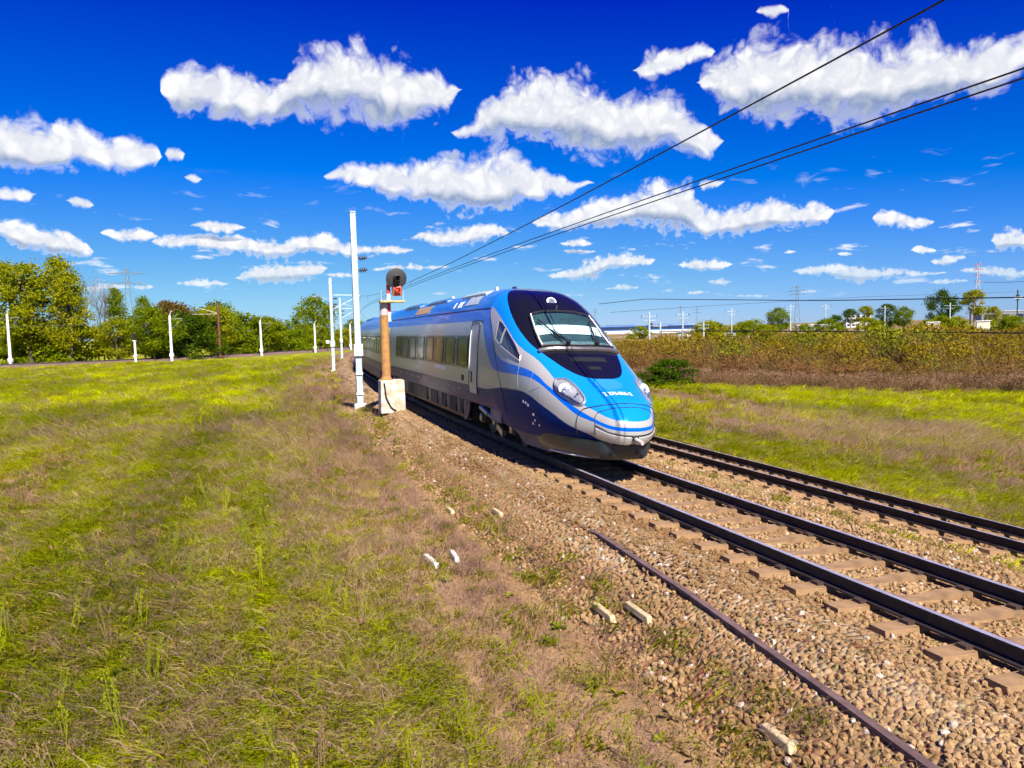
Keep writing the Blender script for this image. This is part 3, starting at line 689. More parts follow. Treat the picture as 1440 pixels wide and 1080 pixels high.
fr_o = fmb.build('window_seal', M_rub, None); fr_me = fr_o.data; bpy.data.objects.remove(fr_o)
blind_me = None
def put_windows(parent, centres, sides=(-1, 1)):
    for c in centres:
        for sx in sides:
            o = bpy.data.objects.new('window', win_me if sx < 0 else win_meR); COL.objects.link(o); o.parent = parent; o.location = (0, c, 0)
            if sx < 0 and parent is train:
                q = bpy.data.objects.new('window_seal', fr_me); COL.objects.link(q); q.parent = o
put_windows(train, [8.11, 9.72, 11.30, 12.86, 14.48, 16.18, 17.82, 19.5])
for sx in (-1, 1):
    patch('side_hatch', side_rect(7.9, 8.2, 1.42, 1.58, sx, .03), M_seam, train, off=.008, res=.1)
    patch('destination_panel', side_rect(10.2, 11.9, 1.62, 1.755, sx, .03), M_white, train, off=.01, res=.2)
    for k in range(9):
        a = 8.4 + k * 1.3
        patch('body_marking', side_rect(a, a + .16 + .1 * (k % 3), 1.13, 1.20, sx, .02), mat('marking_pink', (.42, .30, .34), rough=.6), train, off=.006, thick=.005, res=.12)
# small white stencils on the navy flank
for (x, a, z) in ((-1.3, 2.75, 1.22), (-1.3, 2.62, 1.20), (-1.3, 2.5, 1.16), (-1.25, 2.25, .98), (-1.25, 2.2, .86), (-1.25, 2.33, .78), (-1.25, 2.05, .77)):
    patch('stencil', [(x, a, z), (x, a + .06, z), (x, a + .06, z + .05), (x, a, z + .05)], M_white, train, off=.006, thick=.004, res=.05)

# roof fittings
M_roofp = mat('roof_blue_grey', (.05, .16, .40), rough=.35, var=.25, vscale=2)
M_roofo = mat('roof_grille_ochre', (.42, .26, .15), rough=.6, var=.4, vscale=14)
M_roofl = mat('roof_pale_unit', (.40, .46, .52), rough=.4, var=.15, vscale=5)
def roof_unit(parent, a0, a1, w, h, m, name='roof_unit'):
    v = []
    for a in (a0, a0 + .25, a1 - .25, a1):
        k = .25 if a in (a0, a1) else 1
        for x, dz in ((-w, -.14), (-w, h * .6 * k), (-w * .8, h * k), (w * .8, h * k), (w, h * .6 * k), (w, -.14)):
            v.append((x, a, 4.03 - .17 * (x / 1.0)**2 + dz))
    f = [(i * 6 + j, i * 6 + (j + 1) % 6, (i + 1) * 6 + (j + 1) % 6, (i + 1) * 6 + j) for i in range(3) for j in range(6)] + [tuple(range(6)), tuple(range(18, 24))]
    mb = MB(); mb.add(v, f); return mb.build(name, m, parent, bevel=.02)
roof_unit(train, 7.4, 10.2, .95, .06, M_roofl, 'roof_air_conditioner')
roof_unit(train, 12.3, 15.6, .95, .08, M_roofp, 'roof_air_conditioner')
roof_unit(train, 17.0, 20.5, 1.0, .10, M_roofp, 'roof_equipment_cover')
g1 = patch('roof_grille', [(-.95, 14.2, 3.75), (-.95, 17.0, 3.75), (-1.17, 17.0, 3.5), (-1.17, 14.2, 3.5)], M_roofo, train, off=.012, res=.2)
patch('roof_grille', [(-.85, 7.5, 3.82), (-.85, 9.0, 3.82), (-1.12, 9.0, 3.55), (-1.12, 7.5, 3.55)], M_roofl, train, off=.012, res=.2)
for a in (9.4, 9.7, 10.3): patch('roof_step', [(-1.0, a, 3.7), (-1.0, a + .12, 3.7), (-1.14, a + .12, 3.53), (-1.14, a, 3.53)], M_white, train, off=.014, res=.1)
MB().box((-.1, 9.2, 4.13), (.10, .22, .16), taper=.7).build('roof_antenna', M_white, train, bevel=.02)
MB().box((.1, 15.9, 4.16), (.14, .3, .2), taper=.7).build('roof_antenna', M_white, train, bevel=.02)
MB().tube([(-.35, 6.45, 3.95), (-.35, 6.55, 4.03), (-.35, 6.8, 4.03)], .03, 8).build('roof_horn', M_steel, train)

# underframe, skirts, apron
def skirt(parent, a0, a1, name='side_skirt', z0=.27, z1=.97, sides=(-1, 1)):
    for sx in sides:
        mb = MB(); v = []
        prof = ((1.27, z1), (1.30, .75), (1.27, .45), (1.16, z0), (1.10, z0), (1.2, .45), (1.2, z1))
        for a in (a0, a1):
            for x, z in prof: v.append((sx * x, a, z))
        n = len(prof); mb.add(v, [(j, (j + 1) % n, n + (j + 1) % n, n + j) for j in range(n)] + [tuple(range(n)), tuple(range(n, 2 * n))])
        mb.build(name, M_skirt, parent)
skirt(train, 8.0, 19.2)
M_grill = mat('dark_grille', (.012, .016, .017), rough=.6, var=.3, vscale=14)
def grille(parent, a0, a1, n, sx=-1, z0=.42, z1=.84):
    g = MB().box((sx * 1.288, (a0 + a1) / 2, (z0 + z1) / 2), (.05, a1 - a0, z1 - z0)).build('skirt_grille', M_grill, parent)
    for k in range(n):
        MB().box((sx * 1.318, a0 + (k + .5) * (a1 - a0) / n, (z0 + z1) / 2), (.02, .025, z1 - z0)).build('grille_slat', M_skirt, g)
for a0, a1, n in ((8.35, 8.75, 2), (9.2, 10.1, 4), (10.6, 11.3, 3), (11.9, 13.0, 3), (13.6, 17.6, 12)):
    for sx in (-1, 1): grille(train, a0, a1, n, sx)
MB().box((0, 13.5, .62), (2.2, 11.0, .6)).build('underframe', M_under, train)
MB().box((0, 5.6, .93), (2.3, 4.9, .12)).build('underframe', M_under, train)
for sx in (-1, 1):
    mb = MB(); mb.plate([(7.95, .30), (8.3, .28), (8.28, .95), (7.7, .95), (7.75, .6)], .05, 'x', sx * 1.25); mb.build('skirt_end', M_skirt, train)
    MB().box((sx * 1.30, 4.85, .74), (.10, .95, .34)).build('equipment_box', mat('violet_grey_box', (.10, .09, .14), rough=.5, var=.3, vscale=4), train, bevel=.02)
    mb = MB(); mb.plate([(4.05, .86), (3.75, .62), (3.35, .45), (3.0, .28), (1.9, .24), (1.5, .40), (1.55, .58), (2.4, .82), (3.2, .9)], .06, 'x', 0)
    sk = mb.build('front_skirt', M_skirt, train)
    for vtx in sk.data.vertices:
        x, a, z = vtx.co; w = float(B_W(a)) * float(B_wb(a)) - .02 - .10 * max(0, .6 - z); vtx.co.x = sx * (w + x)
# apron under the nose
mb = MB(); v = []; Ns = 40
for i in range(Ns + 1):
    t = -1 + 2 * i / Ns; sgn = 1 if t >= 0 else -1
    a = .22 + 2.4 * abs(t)**2.4; w = min(1.12, float(B_W(a)) * .90) if abs(t) > .02 else 0
    x = sgn * min(w, 1.15) if abs(t) > .28 else t / .28 * float(B_W(.22 + 2.4 * .28**2.4)) * .90
    for (k, z, da) in ((1.0, .66, 0), (.99, .48, .02), (.95, .34, .10), (.92, .29, .16), (.88, .33, .2), (.9, .66, .2)):
        v.append((x * k, a + da, z))
n = 6
f = [(i * n + j, i * n + (j + 1) % n, (i + 1) * n + (j + 1) % n, (i + 1) * n + j) for i in range(Ns) for j in range(n)] + [tuple(range(n)), tuple(range(Ns * n, Ns * n + n))]
mb.add(v, f); apron = mb.build('front_apron', M_apron, train, smooth=True)
MB().box((0, .52, .40), (.6, .14, .18), taper=.92).build('obstacle_deflector', M_apron, apron, bevel=.03)
for sx in (-1, 1):
    mb = MB(); mb.tube([(sx * .55, .72, .30), (sx * .80, 1.1, .30), (sx * .97, 1.7, .30), (sx * 1.03, 2.5, .30)], .022, 6); mb.build('apron_edge_glint', mat('edge_glint_pale', (.5, .5, .48), rough=.4), apron)  # pale tube paints the sun's glint along the apron's lower edge

def bogie(parent, a):
    bo = empty('bogie'); bo.parent = parent; bo.location = (0, a, 0)
    for da in (-1.35, 1.35):
        for sx in (-1, 1):
            MB().lathe((sx * .68, da, .44), (sx, 0, 0), [(0, .44), (.10, .44), (.115, .42), (.115, .37), (.09, .34), (.06, .2), (.10, .17), (.14, .15), (.15, 0)], 32).build('wheel', M_steel if False else mat('wheel_dark', (.05, .047, .045), rough=.45, metal=.5, var=.3, vscale=7), bo, smooth=True)
            MB().box((sx * .98, da, .46), (.26, .34, .30)).build('axle_box', M_under, bo, bevel=.04)
            MB().lathe((sx * 1.12, da, .46), (sx, 0, 0), [(0, .11), (.04, .11), (.05, .08), (.05, 0)], 16).build('axle_cap', M_steel, bo, smooth=True)
        MB().cyl((0, da, .44), (1, 0, 0), .08, 1.5, 12).build('axle', M_under, bo)
    for sx in (-1, 1):
        mb = MB(); mb.box((sx * .98, 0, .62), (.2, 2.2, .2)); mb.box((sx * .98, -1.15, .68), (.2, .6, .14)); mb.box((sx * .98, 1.15, .68), (.2, .6, .14)); mb.build('bogie_frame', M_under, bo, bevel=.03)
        for da in (-.3, .3): 
            mb = MB(); pts = [(sx * 1.0 + .10 * math.cos(t), da + .10 * math.sin(t), .70 + t * .010) for t in np.linspace(0, 6 * 2 * math.pi, 60)]; mb.tube(pts, .018, 5); mb.build('spring', M_rub, bo)
        MB().tube([(sx * 1.24, 1.0, .78), (sx * 1.24, .25, .66)], .075, 12).tube([(sx * 1.24, .25, .66), (sx * 1.24, -.35, .56)], .05, 12).build('yaw_damper', M_steel, bo, smooth=True)
        MB().lathe((sx * 1.2, -.38, .55), (sx, 0, 0), [(0, .10), (.1, .10), (.11, .06), (.11, 0)], 14).build('damper_mount', M_steel, bo, smooth=True)
        MB().box((sx * 1.16, -.6, .36), (.1, .5, .16), rot=Matrix.Rotation(.3, 3, 'X')).build('sand_pipe_bracket', M_steel, bo)
        MB().tube([(sx * .75, -1.95, .75), (sx * .75, -1.9, .25), (sx * .75, -1.82, .1)], .025, 8).build('sand_pipe', M_steel, bo)
    MB().box((0, 0, .6), (1.8, .5, .2)).build('bolster', M_under, bo)
    return bo
bogie(train, 5.55); bogie(train, 20.6)

# the following cars
liv2 = livery('coach_livery', False)
def coach(name, matrix, L=24.6):
    sec = section(12.0)
    def csec(a):
        return sec
    v, f = loft([0.0, .12] + list(np.linspace(1, L - 1, 14)) + [L - .12, L], csec)
    o = mesh_obj(name, v, f, liv2, train, smooth=True); o.data.set_sharp_from_angle(angle=R_(50)); o.matrix_local = matrix
    vb = BVHTree.FromPolygons([Vector(p) for p in v], f)
    for sx in (-1, 1): patch('window_band', side_rect(2.4, L - 2.4, 1.775, 2.70, sx, .1), M_band, o, off=.006, res=.3, bvh=vb)
    put_windows(o, [3.3 + 1.62 * k for k in range(int((L - 6.0) / 1.62))])
    for sx in (-1, 1):
        patch('door', side_rect(.9, 1.85, 1.12, 3.05, sx), M_door, o, off=.012, thick=.03, res=.2, bvh=vb)
        patch('door', side_rect(L - 1.85, L - .9, 1.12, 3.05, sx), M_door, o, off=.012, thick=.03, res=.2, bvh=vb)
    skirt(o, 4.2, L - 4.2); MB().box((0, L / 2, .62), (2.2, L - 8.6, .6)).build('underframe', M_under, o)
    roof_unit(o, 3, 7, .95, .1, M_roofp, 'roof_equipment_cover'); roof_unit(o, L - 8, L - 3, .95, .1, M_roofp, 'roof_equipment_cover')
    MB().box((0, 2.3, .5), (2.2, 3.2, .5)).build('bogie', M_under, o, bevel=.05); MB().box((0, L - 2.3, .5), (2.2, 3.2, .5)).build('bogie', M_under, o, bevel=.05)
    return o
M_bel = mat('gangway_bellows', (.02, .02, .024), rough=.8, var=.2, vscale=20)
def bellows(parent, a0, a1):
    mb = MB(); n = 8
    sec = [(x * .9, .75 + (z - .88) * .94) for x, z in section(12.0)]
    st = list(np.linspace(a0, a1, 2 * n + 1)); v, f = [], []
    def s2(a):
        k = 1.0 if int(round((a - a0) / (a1 - a0) * 2 * n)) % 2 else .95
        return [(x * k, 1 + (z - 1) * k) for x, z in sec]
    v, f = loft(st, s2); mb.add(v, f); return mb.build('gangway_bellows', M_bel, parent)
bellows(train, CAR1_L - .05, CAR1_L + .85)
th = 24.6 / 470.0
m2 = Matrix.Translation((.01, CAR1_L + .8, 0)) @ Matrix.Rotation(-th, 4, 'Z')
c2 = coach('second_car_body', m2); bellows(c2, 24.55, 25.45)
m3 = m2 @ Matrix.Translation((.02, 25.4, 0)) @ Matrix.Rotation(-th, 4, 'Z')
c3 = coach('third_car_body', m3); bellows(c3, 24.55, 25.45)
m4 = m3 @ Matrix.Translation((.02, 25.4, 0)) @ Matrix.Rotation(-th, 4, 'Z')
c4 = coach('fourth_car_body', m4)


# ------------------------------------------------------------------ ground
def ground_z(x, y):
    s, lat = to_track(np.asarray(x, float), np.asarray(y, float))
    far = sstep(120, 260, np.hypot(x, y))
    left = -.74 + .10 * (fbm(s / 9, lat / 5, 3) - .5) - .05 * sstep(-4, -14, lat) - .1 * sstep(-20, -60, lat)
    right = -1.45 + .14 * (fbm(s / 9, lat / 5, 4) - .5)
    z = left + (right - left) * sstep(1.0, 8.0, lat)
    z = z - .22 * sstep(-3.4, -2.2, lat) * sstep(8.6, 7.0, lat)          # sits below the ballast
    return z * (1 - far) + (-1.15) * far

def veg(s, lat):
    """how green and how dry the ground cover is (0..1 each) in track coordinates"""
    e = .5 * fbm(s / 18 + 3, lat / 2.6, 21) + .5 * fbm(s / 15, lat / .75, 23); d = .5 * fbm(s / 11, lat / 2.0 + 9, 33) + .5 * fbm(s / 14, lat / .7, 35); c = fbm(s / 5, lat / 1.6, 41)
    field = sstep(-8.5, -15, lat) * sstep(14, 30, s)
    green = sstep(.42, .54, e + .20 * field + .13 * sstep(-5.0, -7.6, lat) - .22 * sstep(-6.0, -3.6, lat))
    green = np.maximum(green, .85 * np.exp(-((lat + 7.3) / .9)**2) * sstep(8, 16, s) * sstep(46, 24, s))
    mv = np.exp(-((lat + 5.0) / 2.2)**2) * sstep(8, 15, s)
    dry = sstep(.42, .62, d + .22 * mv); green = green * (1 - .75 * mv)
    bare = sstep(-6.3, -4.2, lat + .9 * (c - .5)) * sstep(26, 15, s) * .8
    bare = np.maximum(bare, sstep(-4.2, -2.9, lat) * .55)
    bare = np.maximum(bare, sstep(.60, .70, fbm(s / 9, lat / 3.2, 47)) * sstep(-9, -12, lat) * .9)
    green = green * (1 - bare * .8); dry = dry * (1 - bare * .35)
    # right side: lime verge by the track, pale field, lime strip before the thicket
    r = sstep(5, 8, lat)
    rg = np.maximum(np.exp(-((lat - 9.6) / 1.5)**2), sstep(.40, .66, fbm(s / 14, lat / 4, 55)) * .75)
    rg = np.maximum(rg, sstep(18, 20.5, lat) * sstep(29, 25, lat) * .9)
    rd = sstep(.40, .60, fbm(s / 12 + 5, lat / 3.5, 66)) * (1 - .7 * np.exp(-((lat - 9.6) / 1.5)**2))
    return green * (1 - r) + rg * r, dry * (1 - r) + rd * r, bare * (1 - r)

def axis_pts(segs):
    out = []
    for a, b, n in segs: out += list(np.linspace(a, b, n, endpoint=False))
    return np.array(out + [segs[-1][1]])
gx = axis_pts([(-6000, -400, 8), (-400, -130, 18), (-130, -30, 40), (-30, -8, 44), (-8, 16, 96), (16, 50, 68), (50, 130, 32), (130, 500, 22), (500, 6000, 8)])
gy = axis_pts([(-300, -40, 6), (-40, 0, 20), (0, 30, 120), (30, 70, 80), (70, 200, 65), (200, 500, 20), (500, 9000, 10)])
X, Y = np.meshgrid(gx, gy); X = X.ravel(); Y = Y.ravel(); Z = ground_z(X, Y)
nx, ny = len(gx), len(gy)
idx = np.arange(nx * ny).reshape(ny, nx)
Fq = np.stack([idx[:-1, :-1].ravel(), idx[:-1, 1:].ravel(), idx[1:, 1:].ravel(), idx[1:, :-1].ravel()], 1)
def add_uv(me, sl):
    uv = me.uv_layers.new(name='track')
    li = np.empty(len(me.loops), np.int32); me.loops.foreach_get('vertex_index', li)
    uv.data.foreach_set('uv', np.asarray(sl)[li].astype(np.float32).ravel())
def add_attr(me, name, vals):
    a = me.attributes.new(name, 'FLOAT', 'POINT'); a.data.foreach_set('value', np.asarray(vals, np.float32))

GREEN, LIME, OLIVE = (.23, .265, .004), (.50, .52, .004), (.40, .32, .012)
MAUVE, TAN, EARTH, STRAW = (.20, .125, .088), (.35, .215, .105), (.18, .10, .05), (.44, .32, .15)
def ground_material():
    m = bpy.data.materials.new('meadow_ground'); m.use_nodes = True; t = NT(m.node_tree); b = t.n['Principled BSDF']
    uv = t.add('ShaderNodeUVMap', uv_map='track').outputs[0]
    at = lambda n: t.add('ShaderNodeAttribute', attribute_name=n).outputs['Fac']
    st = t.vec('MULTIPLY', uv, (.14, 1.0, 0)); 
    n1 = t.noise(st, .55, 6, .65); n2 = t.noise(st, 2.6, 6, .7); n3 = t.noise(uv, 14.0, 4, .7)
    c = t.mix(t.smooth(n1, .35, .65), (*EARTH, 1), (*MAUVE, 1))
    c = t.mix(t.math('MULTIPLY', at('bare'), t.smooth(n2, .3, .62)), c, (*TAN, 1))
    c = t.mix(t.math('MULTIPLY', at('dry'), t.math('MULTIPLY', t.smooth(n2, .45, .7), .7)), c, (*STRAW, 1))
    gfac = t.smooth(t.math('ADD', at('green'), t.math('MULTIPLY', t.math('SUBTRACT', n2, .5), 1.3)), .25, .7)
    c = t.mix(gfac, c, t.mix(t.smooth(n1, .4, .6), (.17, .19, .006, 1), (.30, .30, .008, 1)))
    c = t.mix(t.smooth(n3, .55, .8), c, t.mix(.5, c, (*EARTH, 1)))
    t.l.new(c, b.inputs['Base Color']); b.inputs['Roughness'].default_value = .95; b.inputs['Specular IOR Level'].default_value = .1
    bp = t.add('ShaderNodeBump'); bp.inputs['Strength'].default_value = .8; bp.inputs['Distance'].default_value = .06
    t.l.new(t.math('ADD', n3, t.math('MULTIPLY', n2, 2.0)), bp.inputs['Height']); t.l.new(bp.outputs[0], b.inputs['Normal'])
    return m
ground = mesh_obj('ground', np.c_[X, Y, Z], Fq.tolist(), ground_material(), None, smooth=True)
tag(ground, 'grassy field with dry stems, bare earth and tan patches beside the railway', kind='structure')
gs, gl = to_track(X, Y); add_uv(ground.data, np.c_[gs, gl])
gg, gd, gb = veg(gs, gl); add_attr(ground.data, 'green', gg); add_attr(ground.data, 'dry', gd); add_attr(ground.data, 'bare', gb)

# ------------------------------------------------------------------ ballast and tracks
def bed_z(lat, s):
    """height of the ballast surface across both tracks"""
    e1, e2 = CANT1 / 1.5, CANT2 / 1.5; dn = .235
    xs = [-3.75, -3.3, -2.0, -1.75, 1.75, 2.2, TRK2 - 1.75, TRK2 + 1.75, TRK2 + 2.05, TRK2 + 3.3]
    zs = [-.95, -.74, -.20 + 0, -dn + 1.75 * e1, -dn - 1.75 * e1, -.40, TRK2_Z - dn + 1.75 * e2, TRK2_Z - dn - 1.75 * e2, TRK2_Z - dn - 1.9 * e2, -1.62]
    return np.interp(lat, xs, zs)
bs = np.concatenate([np.arange(-14, 30, .30), np.arange(30, 171, 1.2)])
bl = np.concatenate([np.arange(-3.75, -1.75, .16), np.arange(-1.75, 1.76, .25), np.arange(1.9, TRK2 - 1.75, .16), np.arange(TRK2 - 1.75, TRK2 + 1.8, .25), np.arange(TRK2 + 1.9, TRK2 + 3.31, .2)])
S, Lt = np.meshgrid(bs, bl); S = S.ravel(); Lt = Lt.ravel()
Zb = bed_z(Lt, S) + .05 * (fbm(S * 1.3, Lt * 1.6, 71) - .5) * sstep(1.3, 1.7, np.minimum(abs(Lt), 9)) + .03 * (vnoise(S * 2.7, Lt * 2.7, 72) - .5)
Q = (TRK_D + Lt + shift(S))[:, None] * N0 + S[:, None] * U0
nb, ns = len(bl), len(bs); idb = np.arange(nb * ns).reshape(nb, ns)
Fb = np.stack([idb[:-1, :-1].ravel(), idb[:-1, 1:].ravel(), idb[1:, 1:].ravel(), idb[1:, :-1].ravel()], 1)
def ballast_material():
    m = bpy.data.materials.new('ballast_gravel'); m.use_nodes = True; t = NT(m.node_tree); b = t.n['Principled BSDF']
    uv = t.add('ShaderNodeUVMap', uv_map='track').outputs[0]
    su = t.add('ShaderNodeSeparateXYZ'); t.l.new(uv, su.inputs[0])
    st = t.vec('MULTIPLY', uv, (.10, 1.0, 0))
    n1 = t.noise(st, 1.1, 5, .6); n2 = t.noise(st, 4.5, 5, .65)
    vo = t.add('ShaderNodeTexVoronoi'); t.l.new(uv, vo.inputs['Vector']); vo.inputs['Scale'].default_value = 17.0
    c = t.ramp(t.math('ADD', t.math('MULTIPLY', n1, .6), t.math('MULTIPLY', n2, .4)), [(.30, (.12, .062, .025)), (.45, (.235, .135, .056)), (.58, (.34, .21, .095)), (.74, (.46, .33, .19))])
    c = t.mix(.35, c, t.mix(1.0, c, vo.outputs['Color'], 'MULTIPLY'))
    # pale fresh stone along the left shoulder
    pale = t.math('MULTIPLY', t.math('MULTIPLY', t.smooth(su.outputs[1], -2.9, -1.9), t.smooth(su.outputs[1], -1.0, -1.6)), t.smooth(n2, .35, .6))
    c = t.mix(t.math('MULTIPLY', pale, .55), c, (.46, .345, .22, 1))
    # oily brown stain between the rails
    l1 = t.math('ABSOLUTE', su.outputs[1]); l2 = t.math('ABSOLUTE', t.math('SUBTRACT', su.outputs[1], TRK2))
    near = t.math('MINIMUM', l1, l2)
    c = t.mix(t.math('MULTIPLY', t.smooth(near, 1.1, .6), .35), c, (.30, .18, .085, 1))
    # weeds between the tracks
    w = t.math('MULTIPLY', t.smooth(t.math('ABSOLUTE', t.math('SUBTRACT', su.outputs[1], 2.45)), .6, .15), t.smooth(n1, .40, .62))
    c = t.mix(t.math('MULTIPLY', w, .8), c, (.13, .15, .01, 1))
    t.l.new(c, b.inputs['Base Color']); b.inputs['Roughness'].default_value = .92; b.inputs['Specular IOR Level'].default_value = .15
    bp = t.add('ShaderNodeBump'); bp.inputs['Strength'].default_value = 1.0; bp.inputs['Distance'].default_value = .05
    t.l.new(vo.outputs['Distance'], bp.inputs['Height']); t.l.new(bp.outputs[0], b.inputs['Normal'])
    return m
M_ballast = ballast_material()
bed = mesh_obj('ballast_bed', np.c_[Q, Zb], Fb.tolist(), M_ballast, None, smooth=True)
tag(bed, 'brown gravel ballast bed under the two railway tracks', kind='structure'); add_uv(bed.data, np.c_[S, Lt])

M_railtop = mat('polished_rail_head', (.40, .36, .44), rough=.38, metal=.35, var=.15, vscale=3)
M_railside = mat('dark_rusty_rail', (.018, .012, .012), rough=.7, var=.3, vscale=6)
M_sleeper = mat('dusty_concrete_sleeper', (.26, .155, .075), rough=.9, var=.25, vscale=5, bump=.3)
M_clip = mat('rail_clip', (.05, .03, .022), rough=.7)
RAIL = [(-.035, 0), (.035, 0), (.037, -.03), (.028, -.045), (.009, -.055), (.009, -.13), (.07, -.152), (.07, -.172), (-.07, -.172), (-.07, -.152), (-.009, -.13), (-.009, -.055), (-.028, -.045), (-.037, -.03)]
def make_rail(parent, lat, cant, zc, latc, s0, s1, name='rail'):
    st = np.concatenate([np.arange(s0, min(s1, 40), 1.0), np.arange(40, s1 + 1, 4.0)]) if s1 > 40 else np.arange(s0, s1 + .5, 1.0)
    g = math.atan(cant / 1.5); v, f, mi = [], [], []; n = len(RAIL)
    for s in st:
        for (dx, dz) in RAIL:
            l = lat + dx * math.cos(g) + dz * math.sin(g) * 0
            z = zc - (lat + dx - latc) * cant / 1.5 + dz
            v.append(TP(s, l, z))
    for i in range(len(st) - 1):
        for j in range(n):
            f.append((i * n + j, (i + 1) * n + j, (i + 1) * n + (j + 1) % n, i * n + (j + 1) % n)); mi.append(0 if j == 0 else 1)
    f.append(tuple(range(n))); f.append(tuple(range((len(st) - 1) * n, len(st) * n))[::-1]); mi += [1, 1]
    o = mesh_obj(name, v, f, [M_railtop, M_railside], parent); o.data.polygons.foreach_set('material_index', mi)
    return o
mb = MB()
mb.add([(-1.25, -.12, -.14), (1.25, -.12, -.14), (1.25, .12, -.14), (-1.25, .12, -.14), (-1.25, -.10, .0), (-.45, -.10, 0), (0, -.09, -.03), (.45, -.10, 0), (1.25, -.10, 0), (1.25, .10, 0), (.45, .10, 0), (0, .09, -.03), (-.45, .10, 0), (-1.25, .10, 0)],
       [(0, 3, 2, 1), (4, 5, 12, 13), (5, 6, 11, 12), (6, 7, 10, 11), (7, 8, 9, 10), (0, 1, 8, 7, 6, 5, 4), (3, 13, 12, 11, 10, 9, 2), (0, 4, 13, 3), (1, 2, 9, 8)])
for x in (-.75, .75):
    for d in (-.115, .115): mb.box((x + d, 0, .018), (.09, .11, .035), mi=1)
sl0 = mb.build('sleeper', [M_sleeper, M_clip], None); sl_me = sl0.data; bpy.data.objects.remove(sl0)
def make_track(name, latc, cant, zc, label, sl_end, lat_fn=None):
    tr = empty(name, TP(0, latc, zc), label=label, kind='structure')
    inv = tr.matrix_basis.inverted()
    for dl in (-.75, .75):
        r = make_rail(None, latc + dl, cant, zc, latc, -14, 168); r.parent = tr; r.matrix_parent_inverse = inv
    k = 0
    for s in np.arange(-3.0, sl_end, .62):
        o = bpy.data.objects.new('sleeper', sl_me); COL.objects.link(o); o.parent = tr; o.matrix_parent_inverse = inv
        g = math.atan(cant / 1.5); hd = heading(s)
        o.matrix_basis = Matrix.Translation(TP(s, latc + random.uniform(-.015, .015), zc - .173)) @ Matrix.Rotation(-hd + random.uniform(-.012, .012), 4, 'Z') @ Matrix.Rotation(g, 4, 'Y')
    return tr
make_track('railway_track', 0, CANT1, 0, 'main railway track carrying the blue train', 60)
make_track('railway_track', TRK2, CANT2, TRK2_Z, 'empty railway track beside the train, nearer the right field', 60)

# a spare rail lying on the left shoulder
spare = []
pv = []
for k, (s, l) in enumerate([(11.2, -2.05), (10, -2.1), (7.5, -2.2), (5, -2.36), (2, -2.6), (-3, -2.95)]):
    pv.append(TP(s, l, float(bed_z(l, s)) + (-.06 if k == 0 else .055)))
v, f = [], []; n = len(RAIL)
for i, p in enumerate(pv):
    d = (pv[min(i + 1, len(pv) - 1)] - pv[max(i - 1, 0)]).normalized(); rr = d.cross(Vector((0, 0, 1)))
    for dx, dz in RAIL: v.append(p - rr * dx * 1.15 + Vector((0, 0, dz)))
for i in range(len(pv) - 1):
    for j in range(n): f.append((i * n + j, (i + 1) * n + j, (i + 1) * n + (j + 1) % n, i * n + (j + 1) % n))
f += [tuple(range(n)), tuple(range((len(pv) - 1) * n, len(pv) * n))[::-1]]
o = mesh_obj('spare_rail', v, f, mat('old_rust_rail', (.12, .072, .068), rough=.75, var=.35, vscale=5, bump=.2)); tag(o, 'dark rusty spare rail lying on the gravel shoulder beside the main track', 'rail')
for poly in [o]:
    bm = bmesh.new(); bm.from_mesh(poly.data); bmesh.ops.recalc_face_normals(bm, faces=bm.faces); bm.to_mesh(poly.data); bm.free()

# white concrete marker blocks left in the grass
M_peg = mat('white_marker_concrete', (.70, .67, .60), rough=.85, var=.15, vscale=9, bump=.3)
M_pegt = mat('tan_marker_concrete', (.50, .38, .22), rough=.85, var=.15, vscale=9, bump=.3)
for (s, l, ln, ang, m, lab) in ((11.3, -4.4, .62, .1, M_peg, 'white concrete marker bar lying in grass, leftmost and brightest one'),
                             (11.4, -4.0, .50, -.05, M_peg, 'greyish white marker bar just right of the brightest marker bar'),
                             (13.0, -2.75, .45, .05, M_pegt, 'short tan marker bar lying nearest the train shadow'),
                             (14.4, -3.3, .40, .05, M_pegt, 'small tan marker bar farthest from camera on the grassy edge'),
                             (8.1, -3.0, .55, .0, M_pegt, 'pale tan marker bar in the brown foreground, left of spare rail'),
                             (7.7, -2.75, .60, .02, M_pegt, 'long pale tan marker bar lying alongside the dark spare rail'),
                             (5.0, -2.95, .40, .0, M_pegt, 'pale tan marker bar at the bottom edge of the picture')):
    p = TP(s, l); zz = max(float(ground_z(p.x, p.y)), float(bed_z(l, s)) if l > -3.7 else -9)
    o = MB().box((0, 0, .04), (.085, ln, .08), taper=.85).build('marker_bar', m, None, bevel=.012)
    o.location = (p.x, p.y, zz + .01); o.rotation_euler = (.02, .03, -heading(s) + ang); tag(o, lab, 'marker', 'marker bars in the foreground')

